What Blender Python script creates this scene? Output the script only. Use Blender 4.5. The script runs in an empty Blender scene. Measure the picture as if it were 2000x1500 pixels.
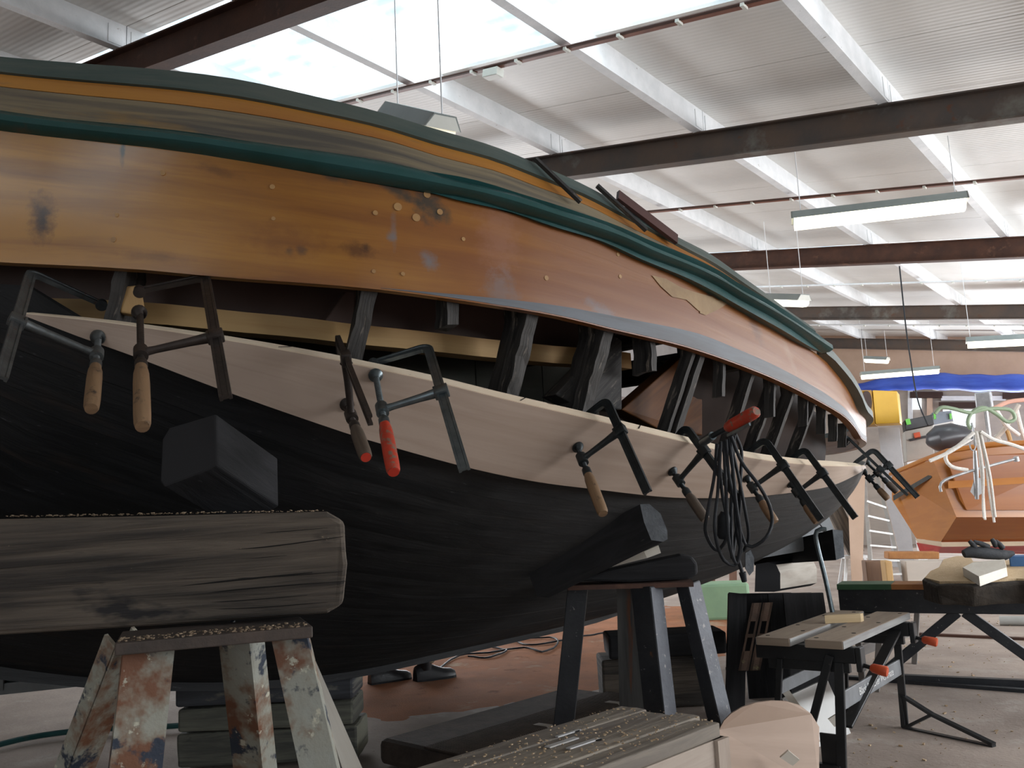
import bpy, bmesh, math, random
import numpy as np
from mathutils import Vector, Matrix

random.seed(7)
rng = np.random.default_rng(7)
scene = bpy.context.scene
COL = scene.collection

# ------------------------------------------------------------------ camera
F_PX = 1700.0          # focal length in pixels of the 2000 x 1500 frame
CAM_H = 1.15
def _n(v):
    v = np.array(v, float); return v / np.linalg.norm(v)
_Yc = _n((1390, -188, -1700))                 # shed length direction seen from the camera
_up = np.array((-.047, 1, -.1488)); _up = _n(_up - _Yc * np.dot(_up, _Yc))
_Xc = np.cross(_Yc, _up)
ROT = np.stack([_Xc, _Yc, _up])               # world = ROT @ camera
EYE = np.array((0, 0, CAM_H))
cam_data = bpy.data.cameras.new('camera')
cam_data.sensor_fit = 'HORIZONTAL'; cam_data.sensor_width = 36.0
cam_data.lens = 36.0 * F_PX / 2000.0
cam_data.clip_end = 200; cam_data.clip_start = .05
cam = bpy.data.objects.new('camera', cam_data); COL.objects.link(cam)
m4 = Matrix.Identity(4)
for i in range(3):
    for j in range(3): m4[i][j] = ROT[i][j]
m4.translation = Vector(EYE)
cam.matrix_world = m4
scene.camera = cam

# ------------------------------------------------------------------ light of the place
world = bpy.data.worlds.new('overcast_sky'); scene.world = world; world.use_nodes = True
bg = world.node_tree.nodes['Background']
bg.inputs['Color'].default_value = (.84, .92, 1.0, 1)
SKY = 1.2
bg.inputs['Strength'].default_value = SKY
scene.view_settings.view_transform = 'Standard'
scene.view_settings.look = 'None'
scene.view_settings.gamma = 1
scene.view_settings.use_curve_mapping = False
scene.view_settings.exposure = 0.0
scene.cycles.max_bounces = 8
scene.cycles.diffuse_bounces = 5
scene.cycles.transparent_max_bounces = 12
scene.cycles.caustics_reflective = False
scene.cycles.caustics_refractive = False
scene.cycles.use_denoising = True
sun = bpy.data.lights.new('sun', 'SUN'); sun.energy = 7.0; sun.angle = math.radians(1.5); sun.color = (1.0, .96, .90)
sun_o = bpy.data.objects.new('sun', sun); COL.objects.link(sun_o)
sun_o.rotation_euler = Vector((-.25, .38, -.89)).to_track_quat('-Z', 'Y').to_euler()
def window_light(name, loc, rot, sx, sy, power, color=(.93, .96, 1.0)):
    l = bpy.data.lights.new(name, 'AREA'); l.shape = 'RECTANGLE'; l.size = sx; l.size_y = sy
    l.energy = power; l.color = color
    o = bpy.data.objects.new(name, l); COL.objects.link(o)
    o.location = loc; o.rotation_euler = rot
    return o
# daylight falling in through the window band of the right wall and the open end doors
window_light('daylight_window_band', (4.5, 12.0, 1.7), (0, math.radians(117), 0), 1.6, 17.0, 1250)
window_light('daylight_end_doors', (1.2, -6.8, 1.9), (math.radians(90), 0, 0), 4.6, 3.2, 40)
window_light('daylight_far_windows', (-2.0, 21.3, 1.7), (math.radians(-100), 0, 0), 6.0, 1.7, 420)
window_light('daylight_left_windows', (-10.3, 9.5, 1.9), (0, math.radians(-84), 0), 1.8, 7.0, 400)

# ------------------------------------------------------------------ pixel helpers (a pixel is only a direction)
def ray(px, py): return ROT @ np.array((px - 1000, 750 - py, -F_PX)) / F_PX
def dep(px, py, t): return EYE + ray(px, py) * t
def on_z(px, py, z=0.0):
    d = ray(px, py); return EYE + d * (z - CAM_H) / d[2]
def on_y(px, py, y): d = ray(px, py); return EYE + d * y / d[1]
def on_x(px, py, x): d = ray(px, py); return EYE + d * x / d[0]
def proj(p):
    c = ROT.T @ (np.array(p, float) - EYE); return 1000 + F_PX * c[0] / -c[2], 750 - F_PX * c[1] / -c[2]
def depth(p): return -(ROT.T @ (np.array(p, float) - EYE))[2]
V = lambda *a: np.array(a, float)

# ------------------------------------------------------------------ materials
def _mix(nt, fac, a, b):
    m = nt.nodes.new('ShaderNodeMix'); m.data_type = 'RGBA'
    for s, v in ((m.inputs[0], fac), (m.inputs[6], a), (m.inputs[7], b)):
        if isinstance(v, bpy.types.NodeSocket): nt.links.new(v, s)
        elif isinstance(v, (tuple, list)): s.default_value = (*v[:3], 1)
        else: s.default_value = v
    return m.outputs[2]
def _ramp(nt, src, lo, hi):
    r = nt.nodes.new('ShaderNodeMapRange'); r.inputs[1].default_value = lo; r.inputs[2].default_value = hi
    nt.links.new(src, r.inputs[0]); return r.outputs[0]
def _noise(nt, vec, scale, detail=4, rough=.6, dist=0):
    n = nt.nodes.new('ShaderNodeTexNoise'); n.inputs['Scale'].default_value = scale
    n.inputs['Detail'].default_value = detail; n.inputs['Roughness'].default_value = rough
    n.inputs['Distortion'].default_value = dist
    nt.links.new(vec, n.inputs['Vector']); return n.outputs['Fac']
def _map(nt, src, sc):
    m = nt.nodes.new('ShaderNodeMapping'); m.inputs['Scale'].default_value = sc
    nt.links.new(src, m.inputs['Vector']); return m.outputs[0]
MATS = {}
def mat(name, c1, c2=None, grain=None, scale=6, rough=.6, rough2=None, metal=0, bump=.15, spots=None, coat=0,
        lo=.35, hi=.65, fine=60, spec=.4):
    """c1/c2 mixed by noise; grain=(along, across) stretches it along the uv length; spots=[(colour, scale, threshold, softness)]"""
    if name in MATS: return MATS[name]
    m = bpy.data.materials.new(name); m.use_nodes = True; nt = m.node_tree
    b = nt.nodes['Principled BSDF']
    tc = nt.nodes.new('ShaderNodeTexCoord')
    obj = tc.outputs['Object']
    c2 = c2 or tuple(x * .7 for x in c1)
    if grain:
        vec = _map(nt, tc.outputs['UV'], (grain[0], grain[1], 1))
        f = _noise(nt, vec, 1.0, 6, .62, .6)
        big = _noise(nt, _map(nt, tc.outputs['UV'], (grain[0] * .6, grain[1] * .12, 1)), 1.0, 3, .5, .3)
        mx = nt.nodes.new('ShaderNodeMath'); mx.operation = 'ADD'
        mh = nt.nodes.new('ShaderNodeMath'); mh.operation = 'MULTIPLY'; mh.inputs[1].default_value = .5
        nt.links.new(f, mx.inputs[0]); nt.links.new(big, mx.inputs[1]); nt.links.new(mx.outputs[0], mh.inputs[0])
        fac = mh.outputs[0]; hgt = f
    else:
        fac = _noise(nt, obj, scale, 6, .62); hgt = _noise(nt, obj, fine, 3, .6)
    if grain: lo, hi = .5 - (.5 - lo) * .55, .5 + (hi - .5) * .55
    col = _mix(nt, _ramp(nt, fac, lo, hi), c1, c2)
    rsock = None
    for sp in (spots or []):
        sc, th, so = sp[1], sp[2], sp[3]
        if len(sp) > 4: src = _map(nt, tc.outputs['UV'], (sp[4][0], sp[4][1], 1))
        else: src = obj
        k = _ramp(nt, _noise(nt, src, sc, 5, .65), th, th + so)
        col = _mix(nt, k, col, sp[0])
    nt.links.new(col, b.inputs['Base Color'])
    b.inputs['Metallic'].default_value = metal
    b.inputs['Specular IOR Level'].default_value = spec
    if rough2 is not None:
        mr = nt.nodes.new('ShaderNodeMapRange'); nt.links.new(fac, mr.inputs[0])
        mr.inputs[1].default_value = lo; mr.inputs[2].default_value = hi
        mr.inputs[3].default_value = rough; mr.inputs[4].default_value = rough2
        nt.links.new(mr.outputs[0], b.inputs['Roughness'])
    else: b.inputs['Roughness'].default_value = rough
    if coat: b.inputs['Coat Weight'].default_value = coat; b.inputs['Coat Roughness'].default_value = .18
    if bump:
        bp = nt.nodes.new('ShaderNodeBump'); bp.inputs['Strength'].default_value = bump; bp.inputs['Distance'].default_value = .01
        nt.links.new(hgt, bp.inputs['Height']); nt.links.new(bp.outputs[0], b.inputs['Normal'])
    MATS[name] = m
    return m
def emis(name, col, strength):
    if name in MATS: return MATS[name]
    m = bpy.data.materials.new(name); m.use_nodes = True
    b = m.node_tree.nodes['Principled BSDF']
    b.inputs['Base Color'].default_value = (*col, 1); b.inputs['Emission Color'].default_value = (*col, 1)
    b.inputs['Emission Strength'].default_value = strength; MATS[name] = m
    return m

# ------------------------------------------------------------------ mesh builder
class MB:
    def __init__(s): s.v = []; s.f = []; s.uv = []; s.sm = []
    def _add(s, vs, fs, uvs, smooth=False):
        o = len(s.v); s.v += [tuple(map(float, p)) for p in vs]
        for f, u in zip(fs, uvs):
            s.f.append(tuple(o + i for i in f)); s.uv.append(u); s.sm.append(smooth)
        return s
    def grid(s, P, uv=None, smooth=True, flip=False):
        P = np.asarray(P, float); n, m = P.shape[:2]
        if uv is None:
            du = np.concatenate([[0], np.cumsum(np.linalg.norm(np.diff(P[:, m // 2], axis=0), axis=1))])
            dv = np.concatenate([[0], np.cumsum(np.linalg.norm(np.diff(P[n // 2], axis=0), axis=1))])
            uv = np.stack(np.meshgrid(du, dv, indexing='ij'), -1)
        vs = P.reshape(-1, 3); fs = []; us = []
        for i in range(n - 1):
            for j in range(m - 1):
                q = [(i, j), (i + 1, j), (i + 1, j + 1), (i, j + 1)]
                if flip: q = q[::-1]
                fs.append([a * m + b for a, b in q]); us.append([tuple(uv[a, b]) for a, b in q])
        return s._add(vs, fs, us, smooth)
    def slab(s, P, th, uv=None, smooth=True):
        """closed shell: outer grid P (n,m,3), offset by th against its normals"""
        P = np.asarray(P, float)
        du = np.gradient(P, axis=0); dv = np.gradient(P, axis=1)
        nr = np.cross(du, dv); nr /= np.linalg.norm(nr, axis=2, keepdims=True) + 1e-9
        Q = P - nr * th
        s.grid(P, uv, smooth); s.grid(Q, uv, smooth, True)
        for A, B, fl in ((P[0], Q[0], True), (P[-1], Q[-1], False), (P[:, 0], Q[:, 0], False), (P[:, -1], Q[:, -1], True)):
            s.grid(np.stack([A, B], 1), None, False, fl)
        return s
    def box(s, c, ax, ay, az):
        """centre and three half-axis vectors"""
        c, ax, ay, az = [np.asarray(q, float) for q in (c, ax, ay, az)]
        A = [ax, ay, az]; L = [np.linalg.norm(a) for a in A]; k = int(np.argmax(L))
        if np.dot(np.cross(ax, ay), az) < 0: A[2] = -A[2]
        ax, ay, az = A
        off = rng.random(2) * 7
        P = {(i, j, l): c + i * ax + j * ay + l * az for i in (-1, 1) for j in (-1, 1) for l in (-1, 1)}
        F = [[(1,-1,-1),(1,1,-1),(1,1,1),(1,-1,1)], [(-1,-1,-1),(-1,-1,1),(-1,1,1),(-1,1,-1)],
             [(-1,1,-1),(-1,1,1),(1,1,1),(1,1,-1)], [(-1,-1,-1),(1,-1,-1),(1,-1,1),(-1,-1,1)],
             [(-1,-1,1),(1,-1,1),(1,1,1),(-1,1,1)], [(-1,-1,-1),(-1,1,-1),(1,1,-1),(1,-1,-1)]]
        vs = list(P.values()); key = list(P.keys()); fs = []; us = []
        for q in F:
            fs.append([key.index(t) for t in q])
            fixed = [d for d in range(3) if len({t[d] for t in q}) == 1][0]
            rest = [d for d in range(3) if d != fixed]
            if k in rest: u_ax = k; v_ax = [d for d in rest if d != k][0]
            else: u_ax, v_ax = rest
            us.append([(t[u_ax] * L[u_ax] * (1 if k in rest else .15) + off[0], t[v_ax] * L[v_ax] + off[1] + fixed * .37) for t in q])
        return s._add(vs, fs, us)
    def bar(s, p0, p1, w, h, up=(0, 0, 1)):
        """rectangular bar between two points, w across, h along 'up'"""
        p0 = np.asarray(p0, float); p1 = np.asarray(p1, float); d = _n(p1 - p0); u = np.asarray(up, float)
        a = np.cross(d, u)
        if np.linalg.norm(a) < 1e-6: a = np.cross(d, V(1, 0, 0))
        a = _n(a); b = np.cross(a, d)
        return s.box((p0 + p1) / 2, (p1 - p0) / 2, a * w / 2, b * h / 2)
    def tube(s, pts, r, n=10, caps=True, closed=False):
        pts = [np.asarray(p, float) for p in pts]; k = len(pts)
        r = [r] * k if np.isscalar(r) else list(r)
        rings = []; up = None
        for i, p in enumerate(pts):
            a = pts[(i - 1) % k] if (i or closed) else p; b = pts[(i + 1) % k] if (i < k - 1 or closed) else p
            d = b - a
            if np.linalg.norm(d) < 1e-9: d = V(0, 0, 1)
            d = _n(d)
            if up is None: up = V(0, 0, 1) if abs(d[2]) < .9 else V(1, 0, 0)
            x = _n(np.cross(d, up)); y = np.cross(x, d); up = y
            rings.append([p + r[i] * (math.cos(t) * x + math.sin(t) * y) for t in np.linspace(0, 2 * math.pi, n, endpoint=False)])
        if closed: rings.append(rings[0])
        P = np.array([rg + [rg[0]] for rg in rings])
        s.grid(P, None, True, True)
        if caps and not closed:
            for rg, fl in ((rings[0], False), (rings[-1], True)):
                f = list(range(n)); f = f if fl else f[::-1]
                c = np.mean(rg, 0)
                s._add(rg, [f[::-1]], [[(float(np.dot(rg[i] - c, x)), float(np.dot(rg[i] - c, y))) for i in f[::-1]]])
        return s
    def cyl(s, p0, p1, r0, r1=None, n=16): return s.tube([p0, p1], [r0, r0 if r1 is None else r1], n)
    def prism(s, poly, ext):
        """polygon (k,3) extruded by vector"""
        P = np.asarray(poly, float); e = np.asarray(ext, float); k = len(P)
        nr = sum((np.cross(P[i] - P[0], P[(i + 1) % k] - P[0]) for i in range(k)), V(0, 0, 0))
        if np.dot(nr, e) > 0: P = P[::-1]
        x = P[1] - P[0]; L = [np.linalg.norm(P[i] - P[(i + 1) % k]) for i in range(k)]; j = int(np.argmax(L))
        x = _n(P[(j + 1) % k] - P[j]); y = _n(np.cross(nr, x)); le = np.linalg.norm(e)
        uvc = lambda p: (float(np.dot(p - P[0], x)), float(np.dot(p - P[0], y)))
        s._add(list(P), [list(range(k))], [[uvc(p) for p in P]])
        Q = P + e
        s._add(list(Q), [list(range(k))[::-1]], [[uvc(p) for p in P[::-1]]])
        for i in range(k):
            a, b = P[i], P[(i + 1) % k]; l = np.linalg.norm(b - a)
            uv = [(0, 0), (0, le), (l, le), (l, 0)] if l > le else [(0, 0), (le, 0), (le, l), (0, l)]
            s._add([a, a + e, b + e, b], [[0, 1, 2, 3]], [uv])
        return s
    def build(s, name, material, parent=None, base=None, bevel=0, kind=None, sub=0):
        base = np.asarray(base if base is not None else (parent['_b'] if parent is not None and '_b' in parent else (0, 0, 0)), float)
        me = bpy.data.meshes.new(name)
        me.from_pydata([tuple(np.array(p) - base) for p in s.v], [], s.f)
        uvl = me.uv_layers.new(name='UVMap')
        k = 0
        for u in s.uv:
            for a in u: uvl.data[k].uv = a; k += 1
        me.polygons.foreach_set('use_smooth', s.sm)
        if bevel or True:
            bm = bmesh.new(); bm.from_mesh(me)
            bmesh.ops.remove_doubles(bm, verts=bm.verts, dist=1e-5)
            if bevel:
                ed = [e for e in bm.edges if len(e.link_faces) == 2 and e.calc_face_angle(0) > .6]
                bmesh.ops.bevel(bm, geom=ed, offset=bevel, segments=2, profile=.5, affect='EDGES', clamp_overlap=True)
            bmesh.ops.recalc_face_normals(bm, faces=bm.faces)
            bm.to_mesh(me); bm.free()
        if any(s.sm): me.set_sharp_from_angle(angle=.7)
        me.materials.append(material)
        o = bpy.data.objects.new(name, me); COL.objects.link(o)
        if parent is not None: o.parent = parent; o['_b'] = list(map(float, base))
        else: o.location = base; o['_b'] = list(map(float, base))
        if kind: o['kind'] = kind
        return o
def tag(o, label, cat, group=None):
    o['label'] = label; o['category'] = cat
    if group: o['group'] = group
    return o
def thing(name, label, cat, base, group=None):
    o = bpy.data.objects.new(name, None); COL.objects.link(o); o.location = tuple(map(float, base))
    o['_b'] = list(map(float, base)); o.empty_display_size = .1
    return tag(o, label, cat, group)
def struct(o): o['kind'] = 'structure'; return o
def rough_edges(o, amount, scale=9.0, seed=0):
    """push vertices of a weathered piece about by smooth noise"""
    from mathutils import noise
    for v in o.data.vertices:
        p = v.co * scale + Vector((seed, seed * 1.7, 0))
        v.co += Vector(noise.noise_vector(p)) * amount
def subdivide(o, cuts):
    bm = bmesh.new(); bm.from_mesh(o.data)
    bmesh.ops.subdivide_edges(bm, edges=bm.edges, cuts=cuts, use_grid_fill=True)
    bm.to_mesh(o.data); bm.free(); return o
def pchip(xs, ys):
    xs = np.array(xs, float); ys = np.array(ys, float); h = np.diff(xs); d = np.diff(ys) / h
    m = np.zeros(len(xs)); m[0] = d[0]; m[-1] = d[-1]
    for i in range(1, len(xs) - 1):
        if d[i - 1] * d[i] > 0:
            w1 = 2 * h[i] + h[i - 1]; w2 = h[i] + 2 * h[i - 1]; m[i] = (w1 + w2) / (w1 / d[i - 1] + w2 / d[i])
    def f(x):
        x = np.asarray(x, float); xc = np.clip(x, xs[0], xs[-1])
        i = np.clip(np.searchsorted(xs, xc) - 1, 0, len(xs) - 2); t = (xc - xs[i]) / h[i]
        r = (ys[i] * (2 * t**3 - 3 * t**2 + 1) + h[i] * m[i] * (t**3 - 2 * t**2 + t) + ys[i + 1] * (-2 * t**3 + 3 * t**2) + h[i] * m[i + 1] * (t**3 - t**2))
        return r
    return f
def resample(pts, n):
    """smooth Catmull-Rom curve through points, n samples"""
    P = np.array(pts, float); k = len(P)
    if k < 3: return np.array([P[0] + (P[-1] - P[0]) * t for t in np.linspace(0, 1, n)])
    Q = np.vstack([2 * P[0] - P[1], P, 2 * P[-1] - P[-2]]); d = np.concatenate([[0], np.cumsum(np.linalg.norm(np.diff(P, axis=0), axis=1))])
    out = []
    for t in np.linspace(0, d[-1], n):
        i = min(max(int(np.searchsorted(d, t)) - 1, 0), k - 2); u = (t - d[i]) / max(d[i + 1] - d[i], 1e-9)
        p0, p1, p2, p3 = Q[i], Q[i + 1], Q[i + 2], Q[i + 3]; l = d[i + 1] - d[i]
        l0 = np.linalg.norm(p1 - p0) + 1e-9; l2 = np.linalg.norm(p3 - p2) + 1e-9
        m1 = (p2 - p0) / (l + l0) * l; m2 = (p3 - p1) / (l + l2) * l
        out.append((2 * u**3 - 3 * u**2 + 1) * p1 + (u**3 - 2 * u**2 + u) * m1 + (-2 * u**3 + 3 * u**2) * p2 + (u**3 - u**2) * m2)
    return np.array(out)
# ================================================================== THE SHED
TAN = .176                       # roof pitch, rising towards -x
Z0 = CAM_H + 2.6                 # underside of the purlins at x = 0
def zp(x): return Z0 - TAN * x
X_L, X_R, Y_B, Y_F = -10.5, 4.6, -7.0, 22.0
RAF_Y = [-2.1, 3.1, 6.6, 11.2, 16.1, 20.9]
white_paint = mat('white_painted_timber', (.82, .83, .84), (.70, .72, .73), scale=5, rough=.55, spots=[((.3, .27, .24), 14, .66, .1)])
panel_m = mat('insulated_roof_panel', (.80, .79, .76), (.74, .73, .70), scale=1.2, rough=.42, bump=0)
nt = panel_m.node_tree                                   # fine ribs pressed into the sheet
tc = nt.nodes.new('ShaderNodeTexCoord'); wv = nt.nodes.new('ShaderNodeTexWave'); wv.bands_direction = 'Y'
wv.inputs['Scale'].default_value = 6.5; nt.links.new(tc.outputs['Object'], wv.inputs['Vector'])
bp = nt.nodes.new('ShaderNodeBump'); bp.inputs['Strength'].default_value = .35; bp.inputs['Distance'].default_value = .004
nt.links.new(wv.outputs['Fac'], bp.inputs['Height']); nt.links.new(bp.outputs[0], nt.nodes['Principled BSDF'].inputs['Normal'])
steel_dark = mat('dark_rusty_steel', (.075, .062, .055), (.11, .075, .055), scale=3, rough=.6, spots=[((.16, .15, .13), 2.2, .56, .12), ((.12, .045, .02), 7, .62, .1)])
steel_rust = mat('brown_rusted_steel', (.10, .045, .028), (.06, .03, .022), scale=5, rough=.65, spots=[((.16, .08, .05), 6, .6, .1)])
concrete = mat('dusty_concrete', (.42, .345, .295), (.29, .235, .20), scale=1.6, rough=.85, bump=.3, fine=45,
               spots=[((.46, .41, .37), 3.5, .55, .2), ((.14, .12, .11), 26, .66, .06)])
plywall = mat('pinkish_plywood_wall', (.62, .45, .34), (.54, .38, .28), scale=2, rough=.7, bump=.05)
greywall = mat('grey_block_wall', (.42, .40, .39), (.34, .32, .31), scale=2, rough=.8)

floor = MB(); floor.box(((X_L + X_R) / 2, (Y_B + Y_F) / 2, -.1), V((X_R - X_L) / 2 + 2, 0, 0), V(0, (Y_F - Y_B) / 2 + 2, 0), V(0, 0, .1))
struct(floor.build('floor', concrete))

# roof: separate sheets, a metre wide, running down the slope; strips of translucent sheet between
ceil = bpy.data.objects.new('ceiling', None); COL.objects.link(ceil); struct(ceil); ceil['_b'] = [0, 0, 0]
SKYL = [(-6.4, -2.9, [(-.85, .35)]), (3.25, 4.95, [(-7.8, -1.15), (2.7, 3.7)]), (12.0, 13.3, [(-9.3, .7)])]
slope = _n(V(1, 0, -TAN)); nrm = _n(V(TAN, 0, 1))
def sheet(y0, y1, x0=X_L - .4, x1=X_R + .4):
    b = MB(); c = V((x0 + x1) / 2, (y0 + y1) / 2, zp((x0 + x1) / 2) + .20) + nrm * .045
    b.box(c, slope * (x1 - x0) / 2 / slope[0], V(0, (y1 - y0) / 2 - .003, 0), nrm * .04)
    return b.build('roof_panel', panel_m, ceil)
y = Y_B
while y < Y_F + .3:
    y1 = y + 1.0
    for sk in SKYL:
        if y < sk[0] < y1: y1 = sk[0]
    inside = [s_ for s_ in SKYL if s_[0] - 1e-6 <= y < s_[1] - 1e-6]
    if inside:
        sk = inside[0]; xs_ = [X_L - .4] + [v for seg in sk[2] for v in (seg[0] + .05, seg[1] - .05)] + [X_R + .4]
        for k in range(0, len(xs_), 2): sheet(y, sk[1], xs_[k], xs_[k + 1])
        y = sk[1]; continue
    sheet(y, y1); y = y1
# translucent corrugated strips
tr = bpy.data.materials.new('translucent_corrugated_sheet'); tr.use_nodes = True; nt = tr.node_tree
for n_ in list(nt.nodes):
    if n_.type == 'BSDF_PRINCIPLED': nt.nodes.remove(n_)
t1 = nt.nodes.new('ShaderNodeBsdfTransparent'); t1.inputs[0].default_value = (.80, .90, .96, 1)
t2 = nt.nodes.new('ShaderNodeBsdfTranslucent'); t2.inputs[0].default_value = (.60, .70, .76, 1)
tn = nt.nodes.new('ShaderNodeTexNoise'); tn.inputs['Scale'].default_value = 2.2; tn.inputs['Detail'].default_value = 5
tcc = nt.nodes.new('ShaderNodeTexCoord'); nt.links.new(tcc.outputs['Object'], tn.inputs['Vector'])
trr = nt.nodes.new('ShaderNodeMapRange'); trr.inputs[1].default_value = .35; trr.inputs[2].default_value = .7; trr.inputs[3].default_value = .90; trr.inputs[4].default_value = .985
nt.links.new(tn.outputs['Fac'], trr.inputs[0])
ms = nt.nodes.new('ShaderNodeMixShader'); nt.links.new(trr.outputs[0], ms.inputs[0]); nt.links.new(t1.outputs[0], ms.inputs[1]); nt.links.new(t2.outputs[0], ms.inputs[2])
trc = _mix(nt, _ramp(nt, tn.outputs['Fac'], .38, .62), (.40, .55, .66), (.78, .83, .85)); nt.links.new(trc, t2.inputs[0])
nt.links.new(ms.outputs[0], nt.nodes['Material Output'].inputs[0])
for a, b_, xa, xb in [(q[0], q[1], *seg) for q in SKYL for seg in q[2]]:
    ys = np.arange(a - .04, b_ + .041, .0190)
    P = np.array([[V(x, y_, zp(x) + .245 + .022 * math.sin(2 * math.pi * y_ / .152)) for x in np.linspace(xa, xb, 4)] for y_ in ys])
    MB().grid(P).build('skylight_sheet', tr, ceil)
# purlins and rafters
for i, x in enumerate([-9.25, -7.75, -6.2, -4.6, -3.1, -1.6, -.1, 1.4, 2.9, 4.3]):
    for j, (ya, yb) in enumerate(zip([Y_B] + RAF_Y, RAF_Y + [Y_F])):
        b = MB(); b.box((x, (ya + yb) / 2, zp(x) + .10), V(.035, 0, 0), V(0, (yb - ya) / 2 - .004, 0), V(0, 0, .10))
        o = b.build('trim_%d' % (10 * i + j + 1), white_paint); struct(o)
        for yy, sg in ((ya, 1), (yb, -1)):                   # cleats screwed to the purlin ends
            c = MB(); c.box((x + .038, yy + sg * .09, zp(x) + .09), V(.003, 0, 0), V(0, .055, 0), V(0, 0, .075)); c.build('cleat', white_paint, o)
for k, y in enumerate(RAF_Y):
    xa, xb = X_L, X_R
    m = steel_rust if k in (1, 3) else steel_dark
    b = MB(); dn = nrm
    mid = V((xa + xb) / 2, y, zp((xa + xb) / 2)); half = slope * (xb - xa) / 2 / slope[0]
    b.box(mid - dn * .006, half, V(0, .06, 0), dn * .006)
    b.box(mid - dn * .12, half, V(0, .004, 0), dn * .114)
    b.box(mid - dn * .236, half, V(0, .06, 0), dn * .006)
    o = struct(b.build('trim_%d' % (200 + k), m))
    o['label'] = 'steel roof beam'
# walls
def wall(name, c, ax, ay, az, m): return struct(MB().box(c, ax, ay, az).build(name, m))
wall('wall_left', (X_L - .1, (Y_B + Y_F) / 2, 3.0), V(.1, 0, 0), V(0, (Y_F - Y_B) / 2, 0), V(0, 0, 3.0), greywall)
wr = struct(MB().box((X_R + .1, (Y_B + Y_F) / 2, .75), V(.1, 0, 0), V(0, (Y_F - Y_B) / 2, 0), V(0, 0, .75)).build('wall_right', greywall))
MB().box((X_R + .1, (Y_B + Y_F) / 2, 3.1), V(.1, 0, 0), V(0, (Y_F - Y_B) / 2, 0), V(0, 0, .15)).build('window_head', greywall, wr)
for yy in np.arange(Y_B + .1, Y_F, 2.2):
    MB().box((X_R + .1, yy, 2.2), V(.08, 0, 0), V(0, .06, 0), V(0, 0, .75)).build('window_post', white_paint, wr)
wb = struct(MB().box((-6.0, Y_B - .1, 2.9), V(4.5, 0, 0), V(0, .1, 0), V(0, 0, 2.9)).build('wall_back', greywall))
MB().box((1.55, Y_B - .1, 3.75), V(3.05, 0, 0), V(0, .1, 0), V(0, 0, .25)).build('door_head', greywall, wb)
MB().box((4.0, Y_B - .1, 1.8), V(.6, 0, 0), V(0, .1, 0), V(0, 0, 1.8)).build('door_post', greywall, wb)
# ================================================================== THE BOAT UNDER REPAIR
XC = -3.3; ZK = .44; RAKE = .5
def zk(y): return ZK + .10 * (float(np.clip(3 - y, 0, 3)) / 1.1) ** 2 + .30 * float(np.clip((y - 4.6) / 2.6, 0, 1)) ** 1.5
b0 = pchip([.2, .27, .45, .84, 1.15, 1.57, 2.11, 2.57, 3.2, 3.8, 4.5, 5.3, 6.2, 7.0, 7.4],
           [0, .32, .63, 1.05, 1.41, 1.75, 1.95, 2.05, 2.10, 2.09, 1.97, 1.70, 1.2, .55, 0.0])
gfun = lambda s: .02 + .98 * np.power(np.maximum(s, 0), 2.15)
def march(px, py, Bf, t0=1.0, t1=9.0):
    d = ray(px, py); f = lambda t: (EYE + d * t)[0] - XC - Bf(*(EYE + d * t)[1:])
    prev = t0
    for t in np.arange(t0, t1, .01):
        if f(t) < 0:
            a, b = prev, t
            for _ in range(30):
                c = (a + b) / 2
                if f(c) < 0: b = c
                else: a = c
            return EYE + d * b
        prev = t
    return None
def edge_curve(pix, Bf, y_end_val=None, lead=None):
    """z(y) of a longitudinal seen in the photograph, on a given hull surface"""
    pts = [p for p in (march(px, py, Bf) for px, py in pix) if p is not None]
    ys = [p[1] for p in pts]; zs = [p[2] for p in pts]
    keep = [0]
    for i in range(1, len(ys)):
        if ys[i] > ys[keep[-1]] + .04: keep.append(i)
    ys = [ys[i] for i in keep]; zs = [zs[i] for i in keep]
    sl = (zs[1] - zs[0]) / (ys[1] - ys[0])
    ys = [.1] + ys; zs = [zs[0] + sl * (.1 - ys[1]) * 1.0] + zs
    e = zs[-1] if y_end_val is None else y_end_val
    ys += [max(ys[-1] + .5, 6.0), max(ys[-1] + 1.4, 7.6)]; zs += [zs[-1] + .02, zs[-1] + .12]
    return pchip(ys, zs)
flatB = lambda k: (lambda y, z: float(b0(y)) * k)
zob = edge_curve([(0, 512), (210, 522), (430, 541), (640, 556), (900, 587), (1100, 620), (1193, 643), (1363, 685), (1487, 730), (1565, 766), (1642, 809), (1673, 840), (1684, 858)], flatB(.98))
zot = edge_curve([(0, 256), (250, 284), (500, 320), (650, 346), (800, 372), (900, 390), (1010, 421), (1098, 448), (1186, 477), (1252, 506), (1340, 540), (1385, 562), (1425, 586), (1503, 629), (1584, 682), (1611, 701), (1642, 735), (1673, 784), (1682, 806)], flatB(.99))
zrt = edge_curve([(0, 212), (250, 243), (500, 274), (800, 322), (900, 353), (988, 372), (1076, 404), (1164, 431), (1252, 473), (1340, 512), (1425, 560), (1503, 606), (1590, 655)], flatB(1.0))
bul = lambda y, z: float(b0(y)) * 1.0 - .02 - .42 * max(0, z - float(zrt(y)))
ztop = edge_curve([(0, 114), (250, 134), (430, 153), (640, 198), (800, 241), (1000, 304), (1063, 331), (1120, 356), (1160, 376), (1320, 466), (1370, 491), (1450, 546), (1520, 597), (1570, 632), (1604, 656)], bul)
Y_RAIL_END = march(1606, 668, flatB(1.0))[1]
def hullB(y, z):
    zo = float(zob(y)); s = min(max((zo - z) / (zo - zk(y)), 0), 1)
    ye = y - RAKE * s * s * max(0, 1 - y / 3)
    return float(b0(max(ye, .2))) * (1 - float(gfun(s)))
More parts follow.
